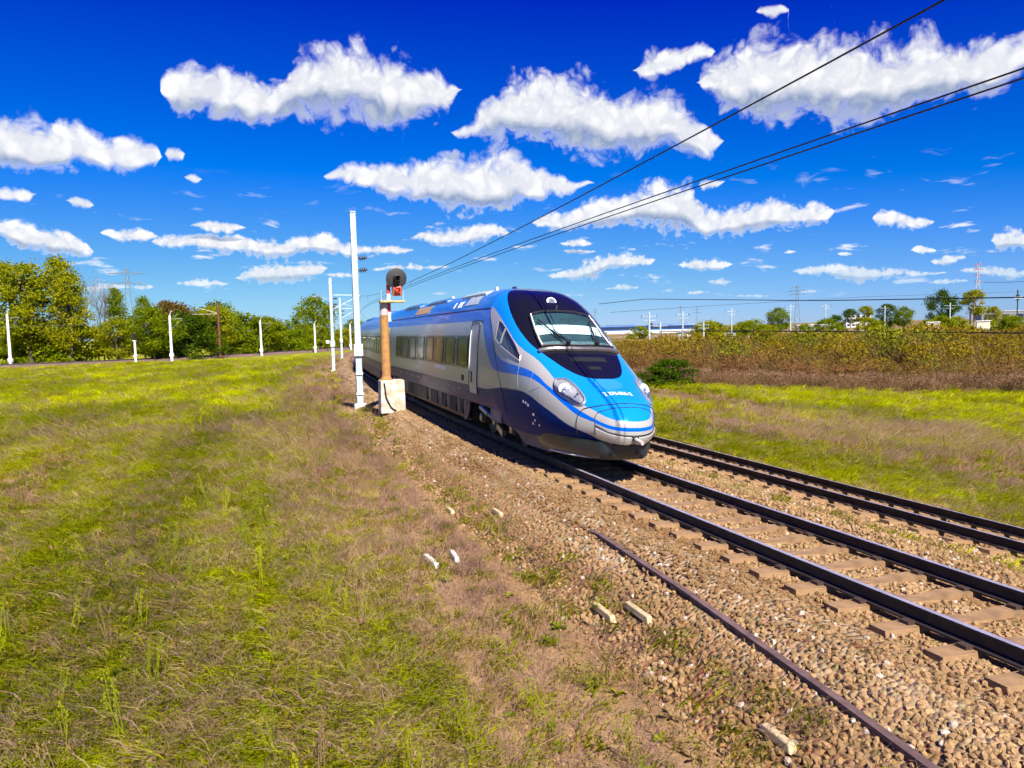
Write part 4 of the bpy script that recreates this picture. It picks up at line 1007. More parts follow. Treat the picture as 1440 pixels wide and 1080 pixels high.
# ------------------------------------------------------------------ scattered cover
SRC = bpy.data.collections.new('plant_sources')
def inst_mat(name, rough=.85, translucent=.45, vary=.2):
    m = bpy.data.materials.new(name); m.use_nodes = True; t = NT(m.node_tree); t.n.clear()
    out = t.add('ShaderNodeOutputMaterial'); at = t.add('ShaderNodeAttribute', attribute_name='tint', attribute_type='INSTANCER')
    geo = t.add('ShaderNodeTexCoord').outputs['Object']
    c = t.mix(vary, at.outputs['Color'], t.mix(1.0, at.outputs['Color'], t.ramp(t.noise(geo, 5.0, 2), [(.3, (.3, .3, .3)), (.7, (1.6, 1.6, 1.6))]), 'MULTIPLY'))
    d = t.add('ShaderNodeBsdfDiffuse'); t.l.new(c, d.inputs[0])
    if translucent:
        tr = t.add('ShaderNodeBsdfTranslucent'); t.l.new(c, tr.inputs[0]); mx = t.add('ShaderNodeMixShader'); mx.inputs[0].default_value = translucent
        t.l.new(d.outputs[0], mx.inputs[1]); t.l.new(tr.outputs[0], mx.inputs[2]); t.l.new(mx.outputs[0], out.inputs[0])
    else: t.l.new(d.outputs[0], out.inputs[0])
    return m
M_blade = inst_mat('grass_blades'); M_stem = inst_mat('dry_stems', translucent=.4); M_stone = inst_mat('ballast_stones', translucent=0, vary=.5)

def blade_tuft(name, nb, h, spread, width, lean, seed, m):
    rg = random.Random(seed); v, f = [], []
    for i in range(nb):
        a = rg.uniform(0, 2 * math.pi); r = spread * math.sqrt(rg.random()); x, y = r * math.cos(a), r * math.sin(a)
        H = h * rg.uniform(.55, 1.1); th = rg.uniform(0, math.pi); wx, wy = math.cos(th) * width, math.sin(th) * width
        la = rg.gauss(0, .5); lx, ly = math.sin(la) * lean * H, -math.cos(la) * lean * H * rg.uniform(.3, 1.2)
        b = len(v)
        for k, ww in ((0, 1), (.55, .75), (1, .08)):
            px, py, pz = x + lx * k**1.8, y + ly * k**1.8, H * k * (1 - .25 * lean * k)
            v += [(px - wx * ww, py - wy * ww, pz), (px + wx * ww, py + wy * ww, pz)]
        f += [(b, b + 1, b + 3, b + 2), (b + 2, b + 3, b + 5, b + 4)]
    o = mesh_obj(name, v, f, m, None, link=False); return o
def source_set(prefix, objs):
    c = bpy.data.collections.new(prefix)
    for i, o in enumerate(objs): o.name = '%s_%02d' % (prefix, i); c.objects.link(o)
    return c
C_grass = source_set('grass_source', [blade_tuft('g', 24, .19, .17, .0085, 1.1, k, M_blade) for k in range(5)])
C_dry = source_set('dry_source', [blade_tuft('d', 24, .27, .18, .0032, .9, 20 + k, M_stem) for k in range(5)])
def stone(seed):
    rg = random.Random(seed); bm = bmesh.new(); bmesh.ops.create_icosphere(bm, subdivisions=1, radius=1)
    for q in bm.verts: q.co *= rg.uniform(.72, 1.18); q.co.z *= .75
    me = bpy.data.meshes.new('stone'); bm.to_mesh(me); bm.free(); me.materials.append(M_stone)
    return bpy.data.objects.new('stone', me)
C_stone = source_set('stone_source', [stone(k) for k in range(6)])

def scatter(name, pos, rot, scl, tint, coll, nvar, label, cat):
    n = len(pos); me = bpy.data.meshes.new(name); me.vertices.add(n)
    me.vertices.foreach_set('co', np.asarray(pos, np.float32).ravel())
    a = me.attributes.new('rot', 'FLOAT_VECTOR', 'POINT'); a.data.foreach_set('vector', np.asarray(rot, np.float32).ravel())
    a = me.attributes.new('scl', 'FLOAT', 'POINT'); a.data.foreach_set('value', np.asarray(scl, np.float32))
    a = me.attributes.new('tint', 'FLOAT_COLOR', 'POINT'); a.data.foreach_set('color', np.c_[tint, np.ones(n)].astype(np.float32).ravel())
    a = me.attributes.new('pick', 'INT', 'POINT'); a.data.foreach_set('value', RNG.integers(0, nvar, n).astype(np.int32))
    o = bpy.data.objects.new(name, me); COL.objects.link(o)
    ng = bpy.data.node_groups.new(name, 'GeometryNodeTree')
    ng.interface.new_socket('Geometry', in_out='INPUT', socket_type='NodeSocketGeometry'); ng.interface.new_socket('Geometry', in_out='OUTPUT', socket_type='NodeSocketGeometry')
    N = ng.nodes; L = ng.links; gi = N.new('NodeGroupInput'); go = N.new('NodeGroupOutput')
    ci = N.new('GeometryNodeCollectionInfo'); ci.inputs[0].default_value = coll; ci.inputs['Separate Children'].default_value = True; ci.inputs['Reset Children'].default_value = True
    ip = N.new('GeometryNodeInstanceOnPoints'); ip.inputs['Pick Instance'].default_value = True
    def na(nm, dt):
        q = N.new('GeometryNodeInputNamedAttribute'); q.data_type = dt; q.inputs[0].default_value = nm; return q.outputs[0]
    e2r = N.new('FunctionNodeEulerToRotation'); L.new(na('rot', 'FLOAT_VECTOR'), e2r.inputs[0])
    L.new(gi.outputs[0], ip.inputs['Points']); L.new(ci.outputs[0], ip.inputs['Instance']); L.new(na('pick', 'INT'), ip.inputs['Instance Index'])
    L.new(e2r.outputs[0], ip.inputs['Rotation']); L.new(na('scl', 'FLOAT'), ip.inputs['Scale']); L.new(ip.outputs[0], go.inputs[0])
    md = o.modifiers.new('scatter', 'NODES'); md.node_group = ng
    return tag(o, label, cat, kind='stuff')

def in_view(x, y, margin=.06):
    """points the camera or a step to its side could see"""
    return (y > 3.0) & (np.abs(x) / np.maximum(y, .1) < 720 / F_PX + margin + 1.5 / np.maximum(y, 1))
def area_points(n, y0, y1, power=1.0):
    """more points near the camera, spread over the view"""
    y = y0 + (y1 - y0) * RNG.random(n)**power
    x = (RNG.random(n) * 2 - 1) * (y * (720 / F_PX + .05) + 1.5)
    return x, y
def cover(n, y0, y1, power, sc0, which, latrange, lab, name):
    x, y = area_points(n, y0, y1, power); s, lat = to_track(x, y)
    g, d, b = veg(s, lat); u = RNG.random(n)
    k = (lat > latrange[0]) & (lat < latrange[1])
    k &= (u < (.12 + .88 * g)) if which == 'g' else (u < (.10 + .9 * d) * (1 - .15 * b) * (1 - .5 * sstep(-7, -10, lat)))
    bal = (lat > -3.5) & (lat < TRK2 + 3.0)
    weeds = (np.abs(lat - 2.45) < .35) & (fbm(s / 6, lat, 91) > .47)
    k &= (~bal) | (weeds & (which == 'g')) | ((lat < -2.6) & (u < .16))
    x, y, s, lat, g, d = x[k], y[k], s[k], lat[k], g[k], d[k]; m = len(x)
    z = np.where((lat > -3.6) & (lat < TRK2 + 3.2), bed_z(lat, s), ground_z(x, y))
    r = RNG.random((m, 3)); e = fbm(s / 7, lat / 1.8, 101)[:, None]
    mixc = lambda a, b_, f: np.array(a) * (1 - f) + np.array(b_) * f
    if which == 'g':
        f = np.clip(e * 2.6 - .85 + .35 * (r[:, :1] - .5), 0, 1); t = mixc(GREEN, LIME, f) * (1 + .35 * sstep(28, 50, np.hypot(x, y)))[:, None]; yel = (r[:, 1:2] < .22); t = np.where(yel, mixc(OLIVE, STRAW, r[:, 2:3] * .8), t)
    else:
        f = np.clip(e * 2 - .5 + .5 * (r[:, :1] - .5), 0, 1); t = mixc((.36, .22, .18), (.58, .42, .24), f); gr = r[:, 1:2] < .12; t = np.where(gr, mixc(OLIVE, LIME, r[:, 2:3]), t)
    t = t * (.92 + .42 * r[:, 2:3])
    dist = np.hypot(x, y); sc = sc0 * (.7 + .6 * RNG.random(m)) * np.clip(dist / 18, 1, 2.4)
    hd = PSI + (np.clip(s, -60, 170) - TRK_S0) / TRK_R
    rot = np.c_[RNG.normal(0, .1, m), RNG.normal(0, .1, m), -hd + RNG.normal(0, .30, m)]
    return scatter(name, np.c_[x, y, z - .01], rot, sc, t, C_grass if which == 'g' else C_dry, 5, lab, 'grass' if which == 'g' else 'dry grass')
cover(26000, 4.5, 26, 1.0, 1.0, 'g', (-60, 40), 'short green and lime grass growing over the near ground', 'near_grass')
cover(27000, 26, 120, 1.5, 1.0, 'g', (-120, 40), 'lime and yellow grass covering the far field', 'field_grass')
cover(20000, 4.5, 30, 1.0, 1.0, 'd', (-60, 40), 'mauve brown dry stems standing among the near grass', 'near_dry_stems')
cover(9000, 28, 110, 1.5, 1.0, 'd', (-90, 26), 'dry brown stems scattered over the far field', 'field_dry_stems')

# loose ballast stones
n = 60000
s_ = 3 + 36 * RNG.random(n)**1.9; l_ = RNG.uniform(-3.7, TRK2 + 3.2, n)
on_sl = False
p_ = (TRK_D + l_ + shift(s_))[:, None] * N0 + s_[:, None] * U0
k = in_view(p_[:, 0], p_[:, 1]) & (np.abs(np.abs(l_) - .75) > .12) & (np.abs(np.abs(l_ - TRK2) - .75) > .12)
# sleepers stay mostly clear
ph = np.abs(((s_ + 3.0) / .62 + .5) % 1.0 - .5) * .62
k &= (ph > .12) | (RNG.random(n) < .25) | ((np.abs(l_) > 1.3) & (np.abs(l_ - TRK2) > 1.3))
s_, l_, p_ = s_[k], l_[k], p_[k]; m = len(s_); r = RNG.random((m, 3)); e = fbm(s_ / 9, l_ * 1.6, 131)[:, None]
tint = np.array((.20, .115, .05)) * (1 - np.clip(e * 1.8 - .4, 0, 1)) + np.array((.42, .28, .145)) * np.clip(e * 1.8 - .4, 0, 1)
tint = np.where(r[:, :1] < .03, np.array((.46, .38, .31)), tint) * (.75 + .45 * r[:, 1:2])
scatter('ballast_stones', np.c_[p_, bed_z(l_, s_) + .005], RNG.uniform(0, 6.28, (m, 3)), .02 + .024 * RNG.random(m), tint, C_stone, 6, 'loose brown ballast stones between and beside the rails', 'gravel')

# pebbles and clods on the bare earth beside the bed
n = 9000; s_ = 4 + 26 * RNG.random(n)**1.4; l_ = -3.3 - 4.2 * RNG.random(n)**1.6
p_ = (TRK_D + l_ + shift(s_))[:, None] * N0 + s_[:, None] * U0; k = in_view(p_[:, 0], p_[:, 1]); s_, l_, p_ = s_[k], l_[k], p_[k]; m = len(s_); r = RNG.random((m, 3))
scatter('pebbles', np.c_[p_, ground_z(p_[:, 0], p_[:, 1]) + .004], RNG.uniform(0, 6.28, (m, 3)), .007 + .022 * RNG.random(m)**3, np.array((.27, .165, .08)) * (.5 + .9 * r[:, :1]), C_stone, 6, 'small brown pebbles and clods on the bare earth strip', 'gravel')
# broad leaved weeds and tall seed heads
def weed(seed, tall):
    rg = random.Random(seed); v, f = [], []
    for i in range(11 if not tall else 5):
        a = rg.uniform(0, 6.28); L = rg.uniform(.06, .13); w = L * .20; up = rg.uniform(.25, .9); ca, sa = math.cos(a), math.sin(a); b = len(v)
        for k, ww in ((.05, .25), (.45, 1), (.8, .7), (1.0, .05)):
            r = L * k; z = .01 + L * up * k * (1 - .45 * k)
            v += [(r * ca - ww * w * sa, r * sa + ww * w * ca, z), (r * ca + ww * w * sa, r * sa - ww * w * ca, z)]
        f += [(b + 2 * q, b + 2 * q + 1, b + 2 * q + 3, b + 2 * q + 2) for q in range(3)]
    if tall:
        for i in range(4):
            x, y = rg.gauss(0, .03), rg.gauss(0, .03); H = rg.uniform(.25, .45); lx, ly = rg.gauss(0, .06), -.10; b = len(v)
            v += [(x - .003, y, 0), (x + .003, y, 0), (x + lx + .003, y + ly, H), (x + lx - .003, y + ly, H)]; f.append((b, b + 1, b + 2, b + 3))
            for q in range(7):
                px, py, pz = x + lx + rg.gauss(0, .012), y + ly + rg.gauss(0, .012), H - q * .018; b = len(v); v += [(px - .007, py, pz), (px, py - .006, pz + .010), (px + .007, py, pz), (px, py + .006, pz - .010)]; f.append((b, b + 1, b + 2, b + 3))
    return mesh_obj('w', v, f, M_blade, None, link=False)
C_weed = source_set('weed_source', [weed(300 + k, k % 2 == 1) for k in range(6)])
n = 5200; x, y = area_points(n, 5, 40, 1.2); s, lat = to_track(x, y); g, d, b = veg(s, lat); k = ((lat < -3.3) | (lat > TRK2 + 3.2)) & (RNG.random(n) < (.25 + .6 * fbm(s / 4, lat / 1.5, 301)) * (1 - .92 * b)); x, y, s, lat, g = x[k], y[k], s[k], lat[k], g[k]; m = len(x); r = RNG.random((m, 3))
tint = np.array((.16, .22, .012)) * (1 - r[:, :1]) + np.array((.40, .40, .015)) * r[:, :1]; tint = np.where(r[:, 1:2] < .25, np.array((.40, .27, .13)), tint)
scatter('weeds', np.c_[x, y, ground_z(x, y)], np.c_[RNG.normal(0, .12, (m, 2)), RNG.uniform(0, 6.28, m)], .7 + .7 * RNG.random(m), tint, C_weed, 6, 'broad leaved weeds and seed heads scattered through the verge grass', 'weeds')


# ------------------------------------------------------------------ trackside equipment
M_galv = mat('pale_blue_galvanised_steel', (.50, .60, .64), rough=.5, metal=.25, var=.14, vscale=3)
M_conc = mat('pale_concrete', (.50, .47, .42), rough=.9, var=.2, vscale=6, bump=.4)
M_ins = mat('dark_insulator', (.03, .025, .04), rough=.3)
M_wire = mat('dark_copper_wire', (.018, .014, .022), rough=.5, metal=.3)
def ground_at(x, y): return float(ground_z(np.array([x]), np.array([y]))[0])

def catenary_post(s, lat, H, label, zbase, arm=False, group=None):
    p = TP(s, lat, zbase); hd = heading(s)
    root = empty('catenary_post', p, -hd, label=label, cat='catenary post', group=group)
    MB().box((0, 0, -.25), (.62, .62, .75), taper=.9).build('footing', M_conc, root, bevel=.04)
    MB().box((0, 0, .15), (.50, .46, .05)).build('base_plate', M_galv, root)
    for sy in (-1, 1):
        mb = MB(); x0, x1 = .17, .11
        for (dx, w) in ((0, .035),):
            v = []
            for z, k in ((.17, 1.0), (H, .62)):
                for (x, y) in ((-.13, 0), (.13, 0), (.13, .07), (.115, .07), (.115, .015), (-.115, .015), (-.115, .07), (-.13, .07)):
                    v.append((x * (.8 + .4 * k) * .9, sy * (.17 * k) - sy * y * -1 * .6, z))
            mb.add(v, [(i, (i + 1) % 8, 8 + (i + 1) % 8, 8 + i) for i in range(8)] + [tuple(range(8)), tuple(range(8, 16))])
        mb.build('channel', M_galv, root)
    for k in range(int(H / .9)):
        z = .55 + k * .9; t = 1 - .38 * z / H
        for sx in (-1, 1): MB().box((sx * .115 * (.8 + .4 * t), 0, z), (.012, .36 * t + .05, .16)).build('batten', M_galv, root)
    MB().box((0, -.0, H + .02), (.24, .30, .04)).build('cap', M_galv, root)
    for z in (.62, 1.55): MB().box((0, 0, z), (.34, .46, .1)).build('clamp_band', mat('clamp_grey_white', (.62, .65, .66), rough=.5, var=.1), root, bevel=.01)
    MB().box((0, -.26, 2.65), (.40, .03, .55)).build('number_plate', M_white, root, bevel=.01)
    for z in (6.85, 6.3):
        ins = MB()
        ins.lathe((.18, 0, z), (1, 0, .12), [(0, .05), (.06, .05), (.07, .11), (.1, .11), (.11, .05), (.16, .05), (.17, .11), (.2, .11), (.21, .05), (.26, .05), (.27, .11), (.3, .11), (.31, .05), (.40, .04)], 14)
        ins.build('insulator', M_ins, root)
    return root
P1 = catenary_post(35.1, -2.72, 8.95, 'tall pale blue steel catenary post with white plate nearest the train', -.50, group='steel posts left of the main track')
P2 = catenary_post(72.3, -2.75, 8.8, 'farther pale steel catenary post, second one left of the train', -.60, group='steel posts left of the main track')
catenary_post(110.0, -2.75, 8.8, 'small far steel catenary post, third along the main track', -.65, group='steel posts left of the main track')

# catenary of the main track
cat = empty('overhead_line', TP(0, 0, 5.2)); tag(cat, 'overhead contact wires and messenger wire above the train', 'overhead wires')
inv = cat.matrix_basis.inverted()
def wire(name, pts, r, parent=None, m=None):
    o = MB().tube(pts, r, 6).build(name, m or M_wire, None)
    if parent is not None: o.parent = parent; o.matrix_parent_inverse = parent.matrix_basis.inverted()
    return o
S_w = [-6, -3, 0, 2, 4, 6, 8, 10, 12.5, 15, 18, 21, 25, 29, 33, 36, 40, 45, 50, 56, 62, 68, 72]
wire('contact_wire', [TP(s, -.04, 5.19) for s in S_w], .0095, cat); wire('contact_wire', [TP(s, .05, 5.13) for s in S_w], .0095, cat)
wire('messenger_wire', [TP(s, -.02, 5.34 + .00092 * (s - 36)**2) for s in S_w], .012, cat)
for s in (36, 48, 60): wire('dropper', [TP(s, 0, 5.16), TP(s, 0, 5.34 + .00092 * (s - 36)**2)], .006, cat)
S_f = [72, 80, 90, 100, 110, 120, 135, 150, 168]
wire('contact_wire', [TP(s, 0, 5.17) for s in S_f], .013, cat)
wire('messenger_wire', [TP(s, 0, 5.45 + .0028 * (s - 91)**2 if s <= 110 else 5.45 + .0013 * (s - 139)**2) for s in S_f], .018, cat)
for (s, zb) in ((72.3, -.6), (110.0, -.65)):                  # cantilevers
    a = TP(s, -2.55, 6.6); b = TP(s, 0, 6.55); c = TP(s, -2.55, 5.3)
    wire('cantilever', [a, b], .03, cat, M_galv); wire('cantilever', [c, b], .035, cat, M_galv); wire('steady_arm', [TP(s, -1.6, 5.75), TP(s, 0, 5.22)], .018, cat, M_galv)

# signal by the track
sp = TP(29.5, -2.02, -.20)
sig = empty('railway_signal', sp, -heading(29.5), label='rusty railway signal mast with dark round head and red lamp on cream concrete base', cat='railway signal')
M_mast = mat('orange_rust_mast', (.46, .235, .055), rough=.75, var=.3, vscale=4, bump=.2, col2=(.30, .15, .06))
MB().box((0, 0, .60), (.98, .85, 1.30), taper=.94).build('concrete_base', mat('cream_concrete', (.74, .69, .58), rough=.9, vscale=2.6, bump=.5, col2=(.40, .31, .21)), sig, bevel=.04)
MB().tube([(-.33, -.44, 1.15), (-.28, -.46, .6), (-.1, -.46, .2), (.1, -.46, .05)], .028, 6).build('base_cable', M_rub, sig)
MB().lathe((-.18, 0, 1.24), (0, 0, 1), [(0, .24), (.05, .24), (.1, .19), (.2, .175), (2.55, .17), (2.6, .10)], 18).build('mast', M_mast, sig, smooth=True)
MB().lathe((-.18, 0, 3.80), (0, 0, 1), [(0, .17), (.5, .16), (.52, .08)], 16).build('upper_mast', mat('grey_pink_mast', (.46, .40, .40), rough=.7, var=.2), sig, smooth=True)
for k in range(5): MB().lathe((0.02, 0, 3.55 + k * .36), (0, 0, 1), [(0, .075), (.36, .075)], 14).build('striped_post', M_white if k % 2 == 0 else mat('red_paint', (.62, .06, .05), rough=.5), sig, smooth=True)
MB().box((.12, -.1, 4.32), (.95, .55, .07)).build('service_platform', mat('yellow_timber', (.58, .42, .14), rough=.8, var=.25), sig, bevel=.01)
for x in (-.3, .55): MB().tube([(x, -.32, 4.35), (x, -.32, 4.75)], .016, 6).build('platform_rail', M_galv, sig)
hd_ = MB(); hd_.lathe((.32, -.16, 5.22), (0, -1, 0), [(0, .10), (.03, .40), (.09, .40), (.10, .37), (.095, 0)], 28); head = hd_.build('signal_head', mat('signal_black', (.022, .018, .02), rough=.55), sig, smooth=True)
MB().box((.32, -.05, 5.0), (.14, .16, .5)).build('head_bracket', M_rub, head)
MB().lathe((.32, -.26, 5.22), (0, -1, 0), [(0, .14), (.24, .13), (.25, .10), (.04, .09), (.03, 0)], 20).build('lamp_hood', M_rub, head, smooth=True)
MB().box((.34, -.14, 4.74), (.36, .26, .40)).build('lower_lamp_case', mat('orange_red_case', (.42, .10, .04), rough=.45, var=.15), sig, bevel=.05)
MB().lathe((.34, -.27, 4.76), (0, -1, 0), [(0, .12), (.2, .12), (.21, .09), (.03, .08), (.02, 0)], 18).build('lamp_hood', mat('hood_red', (.5, .06, .03), rough=.5), sig, smooth=True)
MB().lathe((.34, -.285, 4.76), (0, -1, 0), [(0, .08), (.01, .075), (.012, 0)], 16).build('red_lamp', mat('red_lamp_lit', (.7, .03, .02), rough=.3, emit=((1, .06, .02), 1.2)), sig)
for k in range(9): MB().tube([(-.34, .02, 1.5 + k * .3), (-.02, .02, 1.5 + k * .3)], .012, 5).build('ladder_rung', M_mast, sig)

# ------------------------------------------------------------------ branch line on the left
BR = [(-112, 90), (-95, 97.5), (-78, 109), (-64, 120), (-56.5, 131), (-51, 144), (-46, 163), (-42.3, 184), (-39.5, 208), (-37.5, 235), (-36, 265)]
brs = pchip(range(len(BR)), [p[0] for p in BR]), pchip(range(len(BR)), [p[1] for p in BR])
def BP(t, off=0.0, z=0.0):
    p = Vector((float(brs[0](t)), float(brs[1](t)), 0)); q = Vector((float(brs[0](t + .01)), float(brs[1](t + .01)), 0)); d = (q - p).normalized()
    return Vector((p.x + d.y * off, p.y - d.x * off, z)), math.atan2(d.x, d.y)
tt = np.linspace(0, len(BR) - 1.02, 90); v, f, uvs = [], [], []
prof = [(-4.2, -1.15), (-2.6, -.72), (-1.6, -.42), (1.6, -.42), (2.6, -.72), (4.6, -1.2)]
for i, t in enumerate(tt):
    for (o_, z) in prof:
        q, _ = BP(t, o_, z + random.uniform(-.02, .02)); v.append(q); uvs.append((i * 2.0 + 300, o_ * .6 + 14))
np_ = len(prof)
f = [(i * np_ + j, (i + 1) * np_ + j, (i + 1) * np_ + j + 1, i * np_ + j + 1) for i in range(len(tt) - 1) for j in range(np_ - 1)]
bb = mesh_obj('branch_line_bed', v, f, mat('branch_earth', (.13, .075, .05), rough=.95, var=.35, vscale=1.2, col2=(.19, .125, .10)), None, smooth=True); tag(bb, 'brown earth bed of the branch line below the tree row', kind='structure')
brt = empty('branch_railway_track', (-51, 144, -.3), label='branch railway track curving along the tree row at left', kind='structure')
for o_ in (-.75, .75):
    wire('rail', [BP(t, o_, -.30)[0] for t in tt], .07, brt, M_railside)
M_wpost = mat('white_concrete_post', (.78, .78, .74), rough=.8, var=.08, vscale=3)
def white_post(px, py, H, label, arm=1.5, bracket=True):
    z = ground_at(px, py); root = empty('line_post', (px, py, z - .1), label=label, cat='line post', group='white posts along the branch line')
    MB().tube([(0, 0, 0), (0, 0, H)], [.24, .17], 10).build('shaft', M_wpost, root, smooth=True)
    MB().box((0, 0, 1.2), (.56, .52, .55)).build('collar', M_wpost, root, bevel=.03)
    if bracket:
        MB().tube([(0, 0, H - .05), (.25, -.15, H + .5), (.55, -.3, H + .7)], .07, 6).build('top_bracket', M_wpost, root)
        MB().tube([(0, 0, H - .6), (arm * 1.7, -1.0, H - .55)], .04, 5).tube([(0, 0, H - 2.4), (arm * 1.6, -1.0, H - .7)], .04, 5).build('cantilever', mat('cantilever_grey_green', (.36, .38, .30), rough=.6), root)
    return root
white_post(-76.4, 114.0, 8.2, 'white line post in front of the tall olive trees, leftmost')
white_post(-55.4, 122.0, 7.6, 'white line post with cantilever right of the small signal post')
white_post(-47.9, 143.5, 6.9, 'white line post standing alone before the low green bushes')
white_post(-42.4, 162.0, 6.3, 'white line post below the lone bushy tree', 1.2)
white_post(-39.2, 183.0, 6.3, 'smallest white line post, seen just left of the nearest steel post', 1.2)
z = ground_at(-59.8, 119.0); r_ = empty('small_signal', (-59.8, 119.0, z), label='short white signal post with black lamp box before dark bushes', cat='railway signal')
MB().tube([(0, 0, 0), (0, 0, 3.6)], [.2, .16], 10).build('shaft', M_wpost, r_, smooth=True); MB().box((0, 0, 1.15), (.46, .4, .3)).build('collar', M_wpost, r_)
MB().box((-.1, 0, 4.15), (.46, .3, 1.1)).build('lamp_box', M_rub, r_, bevel=.03); MB().box((0, -.02, 3.55), (.5, .4, .12)).build('cap', M_wpost, r_)
z = ground_at(-51.8, 132.0); r_ = empty('timber_pole', (-51.8, 133.0, z), label='tall dark brown timber pole in front of the bushes', cat='pole')
MB().tube([(0, 0, 0), (.05, 0, 9.9)], [.26, .19], 10).build('pole_shaft', mat('brown_timber', (.13, .058, .028), rough=.85, var=.3, vscale=3), r_, smooth=True)
MB().tube([(0, 0, 1.6), (.55, 0, 0)], .1, 8).build('stub_brace', MATS['brown_timber'], r_)
MB().box((.05, 0, 9.95), (.3, .3, .25)).build('cap', M_rub, r_)
MB().tube([(.0, 0, 8.0), (-3.6, -.5, 9.1)], .06, 6).tube([(0, 0, 7.9), (-4.3, -.5, 7.9)], .05, 6).build('bracket', mat('cantilever_pale', (.55, .50, .36), rough=.6), r_)
r_ = empty('dark_pole', (-54.9, 230, -1.1), label='dark blue lattice pole behind the lone bushy tree', cat='pole')
MB().box((0, 0, 6), (.55, .55, 12.0), taper=.7).build('pole_shaft', mat('blue_grey_pole', (.035, .05, .10), rough=.6), r_); MB().box((-.4, 0, 9.5), (1.6, .2, .2)).build('crossarm', MATS['blue_grey_pole'], r_)
r_ = empty('white_sign', (-41.6, 170, ground_at(-41.6, 170)), label='small white square sign on a thin post near the branch line', cat='sign')
MB().tube([(0, 0, 0), (0, 0, 2.4)], .06, 6).build('sign_post', M_rub, r_); MB().box((0, -.06, 2.2), (.75, .04, .7)).build('sign_plate', M_white, r_)
lw = empty('branch_overhead_line', (-51, 144, 5), label='thin overhead wires following the branch line', cat='overhead wires')
for zz, oo in ((5.2, 0), (6.4, 0)): wire('line_wire', [BP(t, oo, zz + .15 * math.sin(t * 3))[0] for t in np.linspace(.5, len(BR) - 1.1, 60)], .02, lw)

# ------------------------------------------------------------------ trees
def leaf_mat(name, c1, c2, c3):
    m = bpy.data.materials.new(name); m.use_nodes = True; t = NT(m.node_tree); t.n.clear(); out = t.add('ShaderNodeOutputMaterial')
    tc = t.add('ShaderNodeTexCoord').outputs['Object']; oi = t.add('ShaderNodeObjectInfo').outputs['Random']
    n = t.noise(tc, .55, 3, .6); n2 = t.noise(tc, 3.0, 2, .5)
    c = t.mix(t.smooth(n, .35, .65), (*c1, 1), (*c2, 1)); c = t.mix(t.math('MULTIPLY', t.smooth(n2, .5, .7), .7), c, (*c3, 1))
    c = t.mix(t.math('MULTIPLY', oi, .2), c, t.mix(1.0, c, (1.35, 1.1, .7, 1), 'MULTIPLY'))
    d = t.add('ShaderNodeBsdfDiffuse'); t.l.new(c, d.inputs[0]); tr = t.add('ShaderNodeBsdfTranslucent'); t.l.new(c, tr.inputs[0])
    mx = t.add('ShaderNodeMixShader'); mx.inputs[0].default_value = .5; t.l.new(d.outputs[0], mx.inputs[1]); t.l.new(tr.outputs[0], mx.inputs[2]); t.l.new(mx.outputs[0], out.inputs[0])
    return m
L_olive = leaf_mat('olive_foliage', (.34, .34, .010), (.22, .27, .008), (.46, .44, .015))
L_green = leaf_mat('green_foliage', (.12, .19, .006), (.21, .28, .006), (.32, .38, .008))
L_lime = leaf_mat('lime_foliage', (.26, .31, .006), (.17, .24, .006), (.38, .42, .010))
L_dark = leaf_mat('dark_foliage', (.05, .10, .006), (.08, .14, .006), (.13, .19, .008))
L_brown = leaf_mat('brown_foliage', (.22, .125, .045), (.17, .14, .015), (.29, .18, .085))
M_bark = mat('grey_brown_bark', (.10, .075, .055), rough=.9, var=.3, vscale=4)
M_birch = mat('pale_bark', (.30, .25, .20), rough=.9, var=.35, vscale=5)

